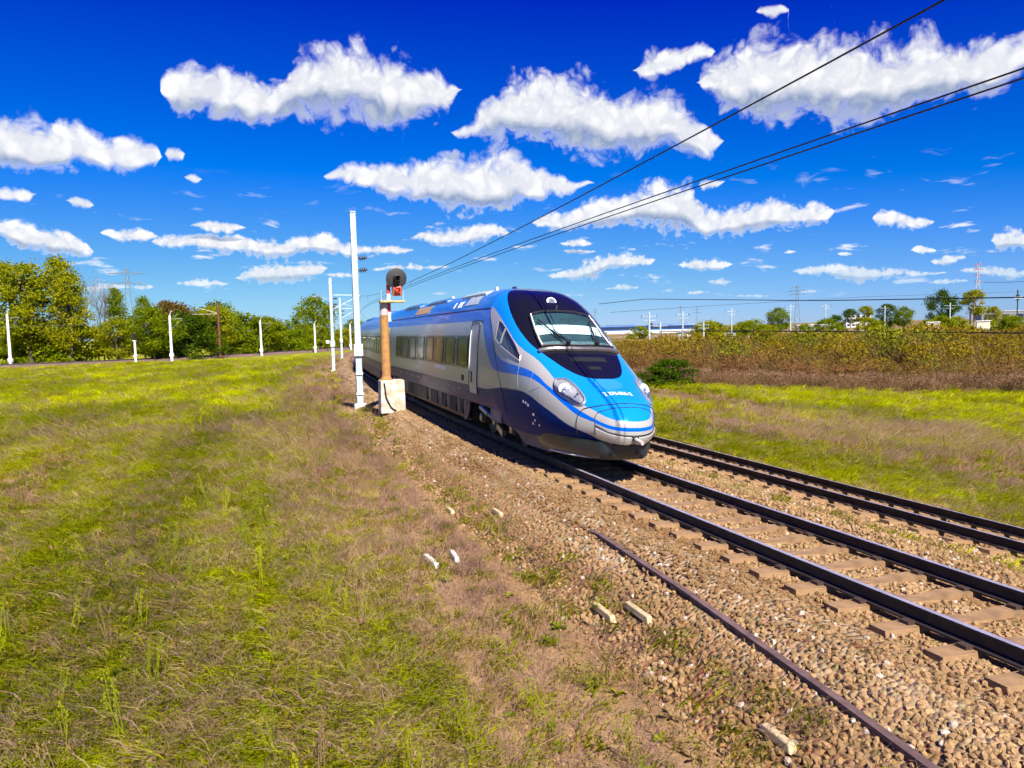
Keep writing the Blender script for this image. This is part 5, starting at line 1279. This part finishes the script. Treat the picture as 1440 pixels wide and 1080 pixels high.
def tree_meshes(seed, H, rad, trunk_h, ncl, nleaf, leaf, shape, bark):
    """unit tree standing at the origin: (trunk mesh, crown mesh)"""
    rg = np.random.default_rng(seed); mb = MB(); tips = []
    top = H * .82
    tp = [(0, 0, -.3)] + [(rg.normal(0, .02 * H * k / 4), rg.normal(0, .02 * H * k / 4), top * k / 4) for k in range(1, 5)]
    r0 = .018 * H + .05
    mb.tube(tp, [r0 * 1.25, r0, r0 * .75, r0 * .5, r0 * .15], 7)
    for c in range(ncl):
        for _ in range(40):
            z = rg.uniform(trunk_h, H); u = (z - trunk_h) / (H - trunk_h); R = rad * shape(u) 
            a = rg.uniform(0, 2 * math.pi); q = R * math.sqrt(rg.uniform(.08, 1))
            if R > .1: break
        tips.append((q * math.cos(a), q * math.sin(a), z - .03 * H))
    for i in range(0, ncl, max(1, ncl // 16)):
        x, y, z = tips[i]; zb = max(trunk_h * .55, z - .7 * math.hypot(x, y) - .06 * H); fr = min(zb / top, .98) * 4; k = int(fr); w = fr - k
        bx, by, bz = (np.array(tp[k]) * (1 - w) + np.array(tp[min(k + 1, 4)]) * w)
        mb.tube([(bx, by, bz), ((bx + x) / 2, (by + y) / 2, (bz + z) / 2 + .03 * H), (x, y, z)], [r0 * .38, r0 * .22, r0 * .06], 5)
    trunk = mb.build('trunk', bark, None, smooth=True); tm = trunk.data; bpy.data.objects.remove(trunk)
    T = np.array(tips); own = rg.integers(0, ncl, nleaf)
    cr = (.10 + .05 * rg.random(ncl)) * (rad + H * .25)
    P = T[own] + rg.normal(0, 1, (nleaf, 3)) * cr[own][:, None] * np.array([.62, .62, .48])
    P[:, 2] = np.maximum(P[:, 2], .12 * trunk_h + .15)
    d1 = rg.normal(0, 1, (nleaf, 3)); d1 /= np.linalg.norm(d1, axis=1)[:, None]; d2 = rg.normal(0, 1, (nleaf, 3)); d2 -= (d2 * d1).sum(1)[:, None] * d1; d2 /= np.linalg.norm(d2, axis=1)[:, None]
    sz = leaf * rg.uniform(.6, 1.35, nleaf)[:, None]
    V = np.concatenate([P - d1 * sz, P - d2 * sz * .55, P + d1 * sz, P + d2 * sz * .55]); q = np.arange(nleaf)
    crown = mesh_obj('crown', V, np.stack([q, q + nleaf, q + 2 * nleaf, q + 3 * nleaf], 1).tolist(), None, None, link=False)
    return tm, crown.data
round_s = lambda u: math.sqrt(max(0, 1 - (2 * u - .95)**2)) if 0 <= u <= 1 else 0
tall_s = lambda u: (min(1, u * 3 + .35)) * math.sqrt(max(0, 1 - u**2.6)) 
bush_s = lambda u: math.sqrt(max(0, 1 - u**2))
KINDS = {
 'tall_a': tree_meshes(1, 15, 3.4, 2.5, 95, 7500, .20, tall_s, M_birch), 'tall_b': tree_meshes(2, 15, 2.9, 3.0, 80, 6500, .20, tall_s, M_bark),
 'round_a': tree_meshes(3, 9, 3.9, 1.6, 90, 7000, .18, round_s, M_bark), 'round_b': tree_meshes(4, 9, 3.4, 1.4, 80, 6500, .18, round_s, M_bark),
 'bush_a': tree_meshes(5, 5, 3.4, .3, 75, 6000, .15, bush_s, M_bark), 'bush_b': tree_meshes(6, 5, 3.0, .3, 60, 5000, .15, bush_s, M_bark),
 'pine': tree_meshes(7, 13, 3.2, 5.0, 60, 5200, .20, round_s, M_birch)}
def crown_copy(kind, m):
    key = (kind, m.name)
    if key not in CROWNS:
        me = KINDS[kind][1].copy(); me.materials.clear(); me.materials.append(m); CROWNS[key] = me
    return CROWNS[key]
CROWNS = {}
def tree(name, kind, m, x, y, H, label, group=None, wide=1.0, z=None, cat='tree'):
    tm, _ = KINDS[kind]; base = {'tall_a': 15, 'tall_b': 15, 'round_a': 9, 'round_b': 9, 'bush_a': 5, 'bush_b': 5, 'pine': 13}[kind]
    root = empty(name, (x, y, (ground_at(x, y) if z is None else z) - .05), random.uniform(0, 6.28), label=label, cat=cat, group=group)
    k = H / base; root.scale = (k * wide, k * wide, k)
    for nm, me in (('trunk', tm), ('crown', crown_copy(kind, m))):
        o = bpy.data.objects.new(nm, me); COL.objects.link(o); o.parent = root
    return root
ORD = ['first', 'second', 'third', 'fourth', 'fifth', 'sixth', 'seventh', 'eighth', 'ninth', 'tenth', 'eleventh', 'twelfth', 'thirteenth', 'fourteenth', 'fifteenth', 'sixteenth']
ORD2 = ORD + ['seventeenth', 'eighteenth', 'nineteenth', 'twentieth', 'twenty first', 'twenty second', 'twenty third', 'twenty fourth', 'twenty fifth', 'twenty sixth']
# far left: the tall olive clump
for i, (x, y, H, kd, m, w) in enumerate([(-88.5, 121, 14.5, 'tall_a', L_olive, 1.1), (-84, 118, 15.2, 'tall_b', L_olive, 1.2), (-80.5, 121, 15.8, 'tall_a', L_olive, 1.0), (-76.5, 119, 15.6, 'tall_b', L_olive, 1.2), (-73.5, 122, 16.6, 'tall_a', L_olive, .95), (-70.5, 120, 14.2, 'tall_b', L_olive, 1.0)]):
    tree('tall_tree', kd, m, x, y, H + 1.0, 'tall olive green tree, %s from the left in the far left clump' % ORD[i], 'tall trees of the left clump', w)
tree('tall_tree', 'tall_b', L_green, -66.2, 126, 12.8, 'slim green tree rising just right of the bare tree', None, .75)
tree('tall_tree', 'tall_a', L_green, -62.6, 128, 11.2, 'shorter slim green tree left of the reddish bushes', None, .7)
# bare tree
rgb = random.Random(5); mb = MB()
def twig(p, d, L, r, depth):
    q = p + d * L; mb.tube([p, p + d * L * .5 + Vector((rgb.gauss(0, .04), rgb.gauss(0, .04), 0)) * L, q], [r, r * .8, r * .55], 4, cap=False)
    if depth == 0: return
    for k in range(3 if depth > 2 else 3):
        nd = (d + Vector((rgb.gauss(0, .42), rgb.gauss(0, .42), rgb.uniform(-.05, .3)))).normalized(); twig(p + d * L * rgb.uniform(.45, 1.0), nd, L * rgb.uniform(.55, .75), r * .55, depth - 1)
for k in range(3): twig(Vector((k * .8 - .8, 0, 0)), Vector((rgb.gauss(0, .07), rgb.gauss(0, .07), 1)).normalized(), 6.5, .13, 5)
bt = empty('bare_tree', (-68.3, 125.5, ground_at(-68.3, 125.5)), label='leafless grey tree standing right of the tall olive clump', cat='tree')
mb.build('branches', mat('grey_twigs', (.20, .155, .13), rough=.9), bt)
# row of rounder trees and bushes behind the branch line
row = [(-95, 115, 6.5, 'bush_a', L_lime), (-89, 118, 6.8, 'round_b', L_olive), (-83.5, 121, 6.5, 'bush_b', L_olive), (-77.5, 122, 6.6, 'bush_a', L_green), (-71.5, 123.5, 6.2, 'bush_b', L_lime), (-65, 123.5, 7.4, 'round_a', L_olive), (-60.5, 126, 9.2, 'round_a', L_green), (-62.5, 138, 10.6, 'round_b', L_brown),
       (-57.5, 132, 7.8, 'bush_a', L_dark), (-56.5, 143, 9.6, 'round_b', L_olive), (-58.5, 150, 10.9, 'round_a', L_green), (-53.8, 150, 8.2, 'bush_b', L_green), (-52, 159, 8.0, 'round_b', L_lime), (-49.5, 165, 6.6, 'bush_a', L_green), (-49.0, 176, 6.6, 'round_a', L_lime), (-47.5, 187, 6.2, 'bush_b', L_lime)]
for i, (x, y, H, kd, m) in enumerate(row):
    tree('bushy_tree', kd, m, x, y, H, '%s bushy tree from the left in the row behind the white posts' % ORD[i], 'bushy trees behind the branch line', random.uniform(1.15, 1.4))
tree('lone_tree', 'round_a', L_green, -52.4, 200, 14.2, 'lone round green tree rising above the bushes left of the steel posts', None, 1.0)
tree('lone_tree', 'round_b', L_green, -44.5, 214, 8.2, 'small green tree hidden behind the two steel posts', None, 1.1)
for i, (x, y, H) in enumerate([(-46, 205, 5.4), (-44, 222, 5.2), (-41, 240, 5.0), (-58, 190, 6.0), (-60, 176, 7.0)]):
    tree('low_bush', 'bush_a', L_lime if i % 2 else L_olive, x, y, H, '%s low yellow green bush in the gap at the far end of the branch line' % ORD[i], 'low bushes at the end of the branch line', 1.5, cat='bush')

# right side: scrub thicket
def shrub_mesh(seed, m_tw, ntw, nlf):
    mi = []
    rg = np.random.default_rng(seed); v, f = [], []
    for i in range(ntw):
        a = rg.uniform(0, 6.28); r = .5 * math.sqrt(rg.random()); x, y = r * math.cos(a), r * math.sin(a); H = rg.uniform(.5, 1.05); lx, ly = rg.normal(0, .36, 2); w = .007
        b = len(v); t = rg.uniform(0, 3.14); wx, wy = w * math.cos(t), w * math.sin(t)
        v += [(x - wx, y - wy, 0), (x + wx, y + wy, 0), (x + lx * .5 + wx * .7, y + ly * .5 + wy * .7, H * .55), (x + lx * .5 - wx * .7, y + ly * .5 - wy * .7, H * .55), (x + lx, y + ly, H)]
        f += [(b, b + 1, b + 2, b + 3), (b + 3, b + 2, b + 4)]; mi += [1, 1]
    for i in range(nlf):
        a = rg.uniform(0, 6.28); r = .62 * math.sqrt(rg.random()); p = np.array([r * math.cos(a), r * math.sin(a), rg.uniform(.08, 1.0)]); p[:2] *= (1.25 - .55 * p[2]); d1 = rg.normal(0, 1, 3); d1 /= np.linalg.norm(d1); d2 = np.cross(d1, rg.normal(0, 1, 3)); d2 /= np.linalg.norm(d2); s = rg.uniform(.025, .055)
        b = len(v); v += [p - d1 * s, p - d2 * s * .6, p + d1 * s, p + d2 * s * .6]; f.append((b, b + 1, b + 2, b + 3)); mi.append(0)
    o = mesh_obj('shrub', v, f, m_tw, None, link=False); o.data.polygons.foreach_set('material_index', mi); return o
M_scrub = inst_mat('scrub_foliage', translucent=.25, vary=.55)
M_twig = mat('red_brown_twigs', (.20, .115, .04), rough=.9, var=.3, vscale=3)
C_scrub = source_set('scrub_source', [shrub_mesh(60 + k, [M_scrub, M_twig], 200, (620, 380, 160, 480)[k]) for k in range(4)])
n = 5200; x = RNG.uniform(-30, 130, n); y = RNG.uniform(36, 150, n)
front = np.interp(x, [-30, 0, 11, 16, 21, 29, 40, 60, 90, 130], [92, 66, 60, 54, 49, 44.5, 42, 46, 60, 85]) + 3.0 * (fbm(x / 5, y * 0 + 1, 201) - .5)
s, lat = to_track(x, y); k = (y > front) & (lat > 11) & in_view(x, y, .12) & (y < front + 62)
x, y, s, lat, front = x[k], y[k], s[k], lat[k], front[k]; m = len(x); e = fbm(x / 9, y / 9, 211)[:, None]; e2 = fbm(x / 4 + 40, y / 5, 223)[:, None]; r = RNG.random((m, 3))
dep = np.clip((y - front) / 30, 0, 1)[:, None]
tint = np.array((.20, .085, .035)) * (1 - np.clip(e * 2.2 - 1.0 + 1.1 * dep, 0, 1)) + np.array((.235, .175, .008)) * np.clip(e * 2.2 - 1.0 + 1.1 * dep, 0, 1)
tint = np.where((e2 > .60) & (dep > .15), np.array((.20, .21, .012)), tint) * (.75 + .5 * r[:, :1])
scatter('thicket', np.c_[x, y, ground_z(x, y) - .05], np.c_[RNG.normal(0, .08, (m, 2)), RNG.uniform(0, 6.28, m)], (1.0 + 1.1 * RNG.random(m) + 1.8 * np.clip(fbm(x / 6, y / 7, 233) * 1.6 - .45, 0, 1)) * (.62 + .5 * dep[:, 0]), tint, C_scrub, 4, 'dense brown and olive scrub thicket behind the right field', 'scrub')
# tan dry edge in front of the thicket
n = 1800; x = RNG.uniform(5, 60, n); front = np.interp(x, [-30, 0, 11, 16, 21, 29, 40, 60], [92, 66, 60, 54, 49, 44.5, 42, 46]); y = front + RNG.normal(-.9, 1.4, n); s, lat = to_track(x, y); k = lat > 10
x, y = x[k], y[k]; m = len(x); r = RNG.random((m, 1))
scatter('dry_fringe', np.c_[x, y, ground_z(x, y) - .02], np.c_[RNG.normal(0, .1, (m, 2)), RNG.uniform(0, 6.28, m)], .3 + .9 * RNG.random(m)**2, np.array((.30, .18, .10)) * (.6 + .6 * r), C_scrub, 4, 'pale dry stems fringing the foot of the thicket', 'dry grass')
sh = tree('dark_shrub', 'bush_a', L_dark, 11.6, 55.0, 1.9, 'rounded dark green shrub at the edge of the right field beside the train nose', None, 2.0, cat='shrub')

# ------------------------------------------------------------------ far right horizon
M_pyl = mat('grey_pylon_steel', (.16, .19, .22), rough=.6)
def pylon(x, y, zb, H, label, m=M_pyl, arms=((.80, .17), (.88, .22), (.96, .13)), wbase=.16, m2=None, group='pylons on the horizon'):
    root = empty('pylon', (x, y, zb), math.atan2(-x, y) * 1.0, label=label, cat='pylon', group=group); w = H * wbase / 2; r = max(.07, H * .0042)
    mb = MB(); lv = [0, .22, .42, .60, .76, .90, 1.0]; wd = [w * (1 - .86 * u**.75) for u in lv]
    for sx in (-1, 1):
        for sy in (-1, 1): mb.tube([(sx * wd[i], sy * wd[i], H * lv[i]) for i in range(len(lv))], r, 4, cap=False)
    mb.build('tower_legs', m, root)
    mb = MB()
    for i in range(len(lv) - 1):
        for (a, b) in (((-1, -1), (1, -1)), ((1, -1), (1, 1)), ((1, 1), (-1, 1)), ((-1, 1), (-1, -1))):
            mb.tube([(a[0] * wd[i], a[1] * wd[i], H * lv[i]), (b[0] * wd[i + 1], b[1] * wd[i + 1], H * lv[i + 1])], r * .6, 3, cap=False); mb.tube([(b[0] * wd[i], b[1] * wd[i], H * lv[i]), (a[0] * wd[i + 1], a[1] * wd[i + 1], H * lv[i + 1])], r * .6, 3, cap=False)
    mb.build('bracing', m, root)
    for (u, hw) in arms:
        mb = MB(); L = H * hw
        mb.tube([(-L, 0, H * u), (0, 0, H * u + H * .025), (L, 0, H * u)], r * .8, 4).tube([(-L, 0, H * u), (L, 0, H * u)], r * .8, 4)
        for sx in (-1, 1): mb.tube([(sx * L, 0, H * u), (sx * L, 0, H * u - H * .035)], r * .7, 4)
        mb.build('crossarm', m2 or m, root)
    return root
pylon(160.8, 420, -1.1, 24.6, 'tall grey lattice pylon behind the round tree on the right horizon')
pylon(149.5, 600, -1.1, 18.5, 'small dark pylon left of the round tree on the right horizon', arms=((.75, .16), (.9, .16)))
pylon(-203, 400, -1.1, 42, 'grey lattice pylon whose top shows behind the left trees', arms=((.80, .2), (.93, .2)))
pylon(311.8, 500, -1.1, 39.5, 'red and white banded lattice tower above the right trees', m=mat('pale_tower', (.45, .40, .40), rough=.6), m2=mat('tower_red', (.50, .12, .08), rough=.6), arms=((.72, .05), (.82, .05), (.92, .06), (1.0, .05)), wbase=.12, group=None)
pylon(205, 900, -1.1, 28, 'thin distant pylon seen between the dark pylon and the round tree', arms=((.8, .14), (.92, .1)))
pylon(86, 760, -1.1, 24, 'faint distant pylon just right of the train nose', arms=((.8, .14), (.92, .1)))
def line_mast(x, y, H, label, m=M_galv):
    root = empty('line_mast', (x, y, -1.2), math.atan2(-x, y), label=label, cat='mast', group='masts of the far railway')
    MB().tube([(0, 0, 0), (0, 0, H)], [.22, .16], 8).build('shaft', m, root); MB().tube([(-1.6, 0, H - .9), (1.6, 0, H - .9)], .06, 5).build('crossarm', m, root); MB().tube([(-1.3, 0, H - 1.7), (1.3, 0, H - 1.7)], .05, 5).build('crossarm', m, root)
    for xx in (-1.5, 1.5): MB().tube([(xx, 0, H - 1.2), (xx, 0, H - .6)], .06, 5).build('insulator', M_ins, root)
for i, (x, y, H) in enumerate([(27.8, 150, 7.0), (41.4, 180, 7.6), (33.0, 165, 5.0), (49, 190, 5.0), (62, 210, 8.6), (73, 230, 5.4), (86, 230, 10.0), (101, 240, 10.0), (130, 260, 9.2), (135, 230, 9.0)]):
    line_mast(x, y, H, 'grey line mast, %s from the train among the far masts' % ORD[i])

far_t = [(107.5, 300, 10.3, 'round_a', L_green, 1.1, 'round dark green tree standing alone before the tall pylon'),
 (150, 330, 9.6, 'pine', L_dark, 1.4, 'flat topped dark pine right of the white apartment block'), (158, 334, 10.8, 'pine', L_olive, 1.3, 'brownish pine in the middle of the right tree group'), (166, 330, 11.2, 'round_b', L_dark, 1.1, 'dark round tree between the pines and the tallest tree'), (176, 335, 10.0, 'round_a', L_green, 1.0, 'smaller green tree left of the tallest tree on the right horizon'),
 (190, 330, 16.8, 'round_a', L_dark, .95, 'tallest dark round tree on the right horizon'), (204.5, 330, 16.6, 'pine', L_olive, 1.25, 'tall thin crowned pine right of the tallest tree'), (213, 330, 9.0, 'round_b', L_olive, 1.0, 'low leaning tree right of the tall thin crowned pine'), (130, 300, 6.5, 'bush_a', L_dark, 1.0, 'dark bush left of the white apartment block'), (62, 330, 5.6, 'round_a', L_brown, 1.0, 'small reddish round tree above the far blue train')]
for (x, y, H, kd, m, w, lab) in far_t: tree('far_tree', kd, m, x, y, H, lab, None, w, z=-1.15)
for i in range(26):
    x = 44 + i * 7.2 + random.uniform(-2, 2); y = random.uniform(215, 285) if x > 80 else random.uniform(190, 250)
    tree('hedge_bush', 'bush_a' if i % 2 else 'bush_b', (L_lime, L_olive, L_green)[i % 3], x, y, random.uniform(3.2, 5.4), '%s bush from the train in the hedge line on the right horizon' % ORD2[i], 'hedge bushes on the right horizon', 1.6, z=-1.15, cat='bush')

# buildings
M_bw = mat('white_render', (.80, .80, .80), rough=.8, var=.05); M_bwin = mat('dark_window', (.03, .04, .08), rough=.15)
def block(name, x, y, w, d, h, label, rows, cols, wall=M_bw, roof=None, rz=0.0, z=-1.2):
    root = empty(name, (x, y, z), rz, label=label, cat='building')
    MB().box((0, 0, h / 2), (w, d, h)).build('wall', wall, root); MB().box((0, 0, h + .15), (w + .5, d + .5, .3)).build('roof', roof or M_bwin, root)
    for r in range(rows):
        for c in range(cols):
            wx = -w / 2 + (c + .5) * w / cols; wz = (r + .5) * h / rows + .1
            q = MB().box((wx, -d / 2 - .03, wz), (w / cols * .52, .08, h / rows * .5)).build('window', M_bwin, root)
    return root
block('apartment_block', 232, 500, 15, 9, 8.6, 'white apartment block with dark windows left of the pines', 3, 5, rz=-.35)
MB_ = block('warehouse', 330, 480, 60, 20, 8.0, 'long grey warehouse with white roof edge at the far right edge', 1, 8, mat('grey_cladding', (.26, .27, .32), rough=.7), M_bw, rz=-.5)
block('low_shed', 56, 215, 16, 5, 1.9, 'low white shed below the far blue train', 1, 5, rz=-.1)
block('low_shed', 118, 290, 14, 6, 3.0, 'long low pale shed right of the round dark green tree', 1, 4, mat('pale_grey_cladding', (.58, .58, .60), rough=.7), M_bw, rz=-.2)
block('white_house', -82.6, 260, 12, 8, 6.6, 'white house seen through the gap above the low bushes at left', 2, 4, rz=.2)
for i, (x, y, lab) in enumerate(((90.3, 160, 'left white equipment hut standing in the scrub at far right'), (101.0, 160, 'right white equipment hut standing in the scrub at far right'))):
    root = empty('equipment_hut', (x, y, -1.3), -.45, label=lab, cat='hut'); MB().box((0, 0, 1.75), (2.4, 2.0, 3.5)).build('wall', mat('cream_hut', (.70, .66, .52), rough=.8, var=.1), root, bevel=.03); MB().box((0, 0, 3.58), (2.7, 2.3, .16)).build('roof', M_bw, root); MB().box((.4, -1.02, 1.1), (.9, .06, 2.0)).build('door', M_galv, root)
root = empty('far_signal', (176, 260, -1.3), -.55, label='dark signal mast with green lamp box at the right edge', cat='railway signal')
MB().tube([(0, 0, 0), (0, 0, 13.6)], .2, 8).build('mast', mat('dark_green_mast', (.02, .06, .05), rough=.6), root); MB().box((0, -.2, 11.0), (1.1, .5, 1.8)).build('lamp_box', MATS['dark_green_mast'], root); MB().box((.3, -.3, 10.9), (2.6, .4, .7)).build('platform', M_bw, root)

# far blue train on the embankment
ft = empty('far_train', (54.5, 300, -.6), .0, label='distant blue train with white lower sides beyond the right field', cat='train')
M_fblue = mat('far_blue', (.01, .09, .30), rough=.4, var=.1); M_fwhite = mat('far_white', (.62, .62, .64), rough=.5, var=.1)
ft.rotation_euler = (0, 0, -.02)
for k in range(2):
    x0 = -20.5 + k * 20.8; bo = MB().box((x0 + 10, 0, 3.1), (20.2, 2.8, 2.0)).build('car_body', M_fblue, ft, bevel=.25)
    MB().box((x0 + 10, 0, 1.45), (20.2, 2.84, 1.3)).build('lower_body', M_fwhite, bo); MB().box((x0 + 10, -1.43, 3.1), (19, .08, .7)).build('window_strip', M_bwin, bo); MB().box((x0 + 10, 0, 4.2), (12, 1.6, .3)).build('roof_unit', M_fblue, bo, bevel=.05)
eb = MB(); eb.plate([(-9, -1.4), (9, -1.4), (4, .25), (-4, .25)], 150, 'y', 0); o = eb.build('far_embankment', mat('embankment_earth', (.20, .16, .09), rough=.95, var=.3, vscale=.2), None); o.location = (75, 300, -.95); o.rotation_euler = (0, 0, math.pi / 2 - .02); tag(o, 'low earth embankment carrying the far blue train', kind='structure')

# wires strung across the right side
w = wire('power_cable', [Vector((22.5, 190, 8.9)), Vector((36.2, 200, 10.2)), Vector((48, 165, 8.3)), Vector((54, 130, 6.6)), Vector((61.7, 92, 5.3)), Vector((70, 60, 4.3))], .085); tag(w, 'dark overhead cable running level across the right horizon', 'cable')
w = wire('low_cable', [Vector((22.1, 110, 2.15)), Vector((30, 100, 2.0)), Vector((38, 88, 1.75)), Vector((48, 70, 1.38)), Vector((60, 52, 1.05))], .07); tag(w, 'thick black cable hung low in front of the brown thicket', 'cable')
for i, (x, y, zt) in enumerate(((22.1, 110, 2.25), (60, 52, 1.15))):
    o = MB().tube([(0, 0, 0), (0, 0, zt - ground_at(x, y))], .08, 8).build('cable_stake', M_bark, None); o.location = (x, y, ground_at(x, y)); tag(o, 'wooden stake holding the low black cable, %s end' % ('far' if i == 0 else 'near'), 'stake')
w = wire('thin_cable', [Vector((20, 150, 5.9)), Vector((50, 170, 7.4)), Vector((95, 200, 9.3)), Vector((140, 230, 10.5)), Vector((190, 270, 12.0))], .035); tag(w, 'thin overhead cable sloping up towards the right trees', 'cable')
w = wire('thin_cable', [Vector((60, 95, 7.4)), Vector((72, 108, 7.9)), Vector((84, 118, 8.6))], .035); tag(w, 'short thin cable in the sky above the right trees', 'cable')
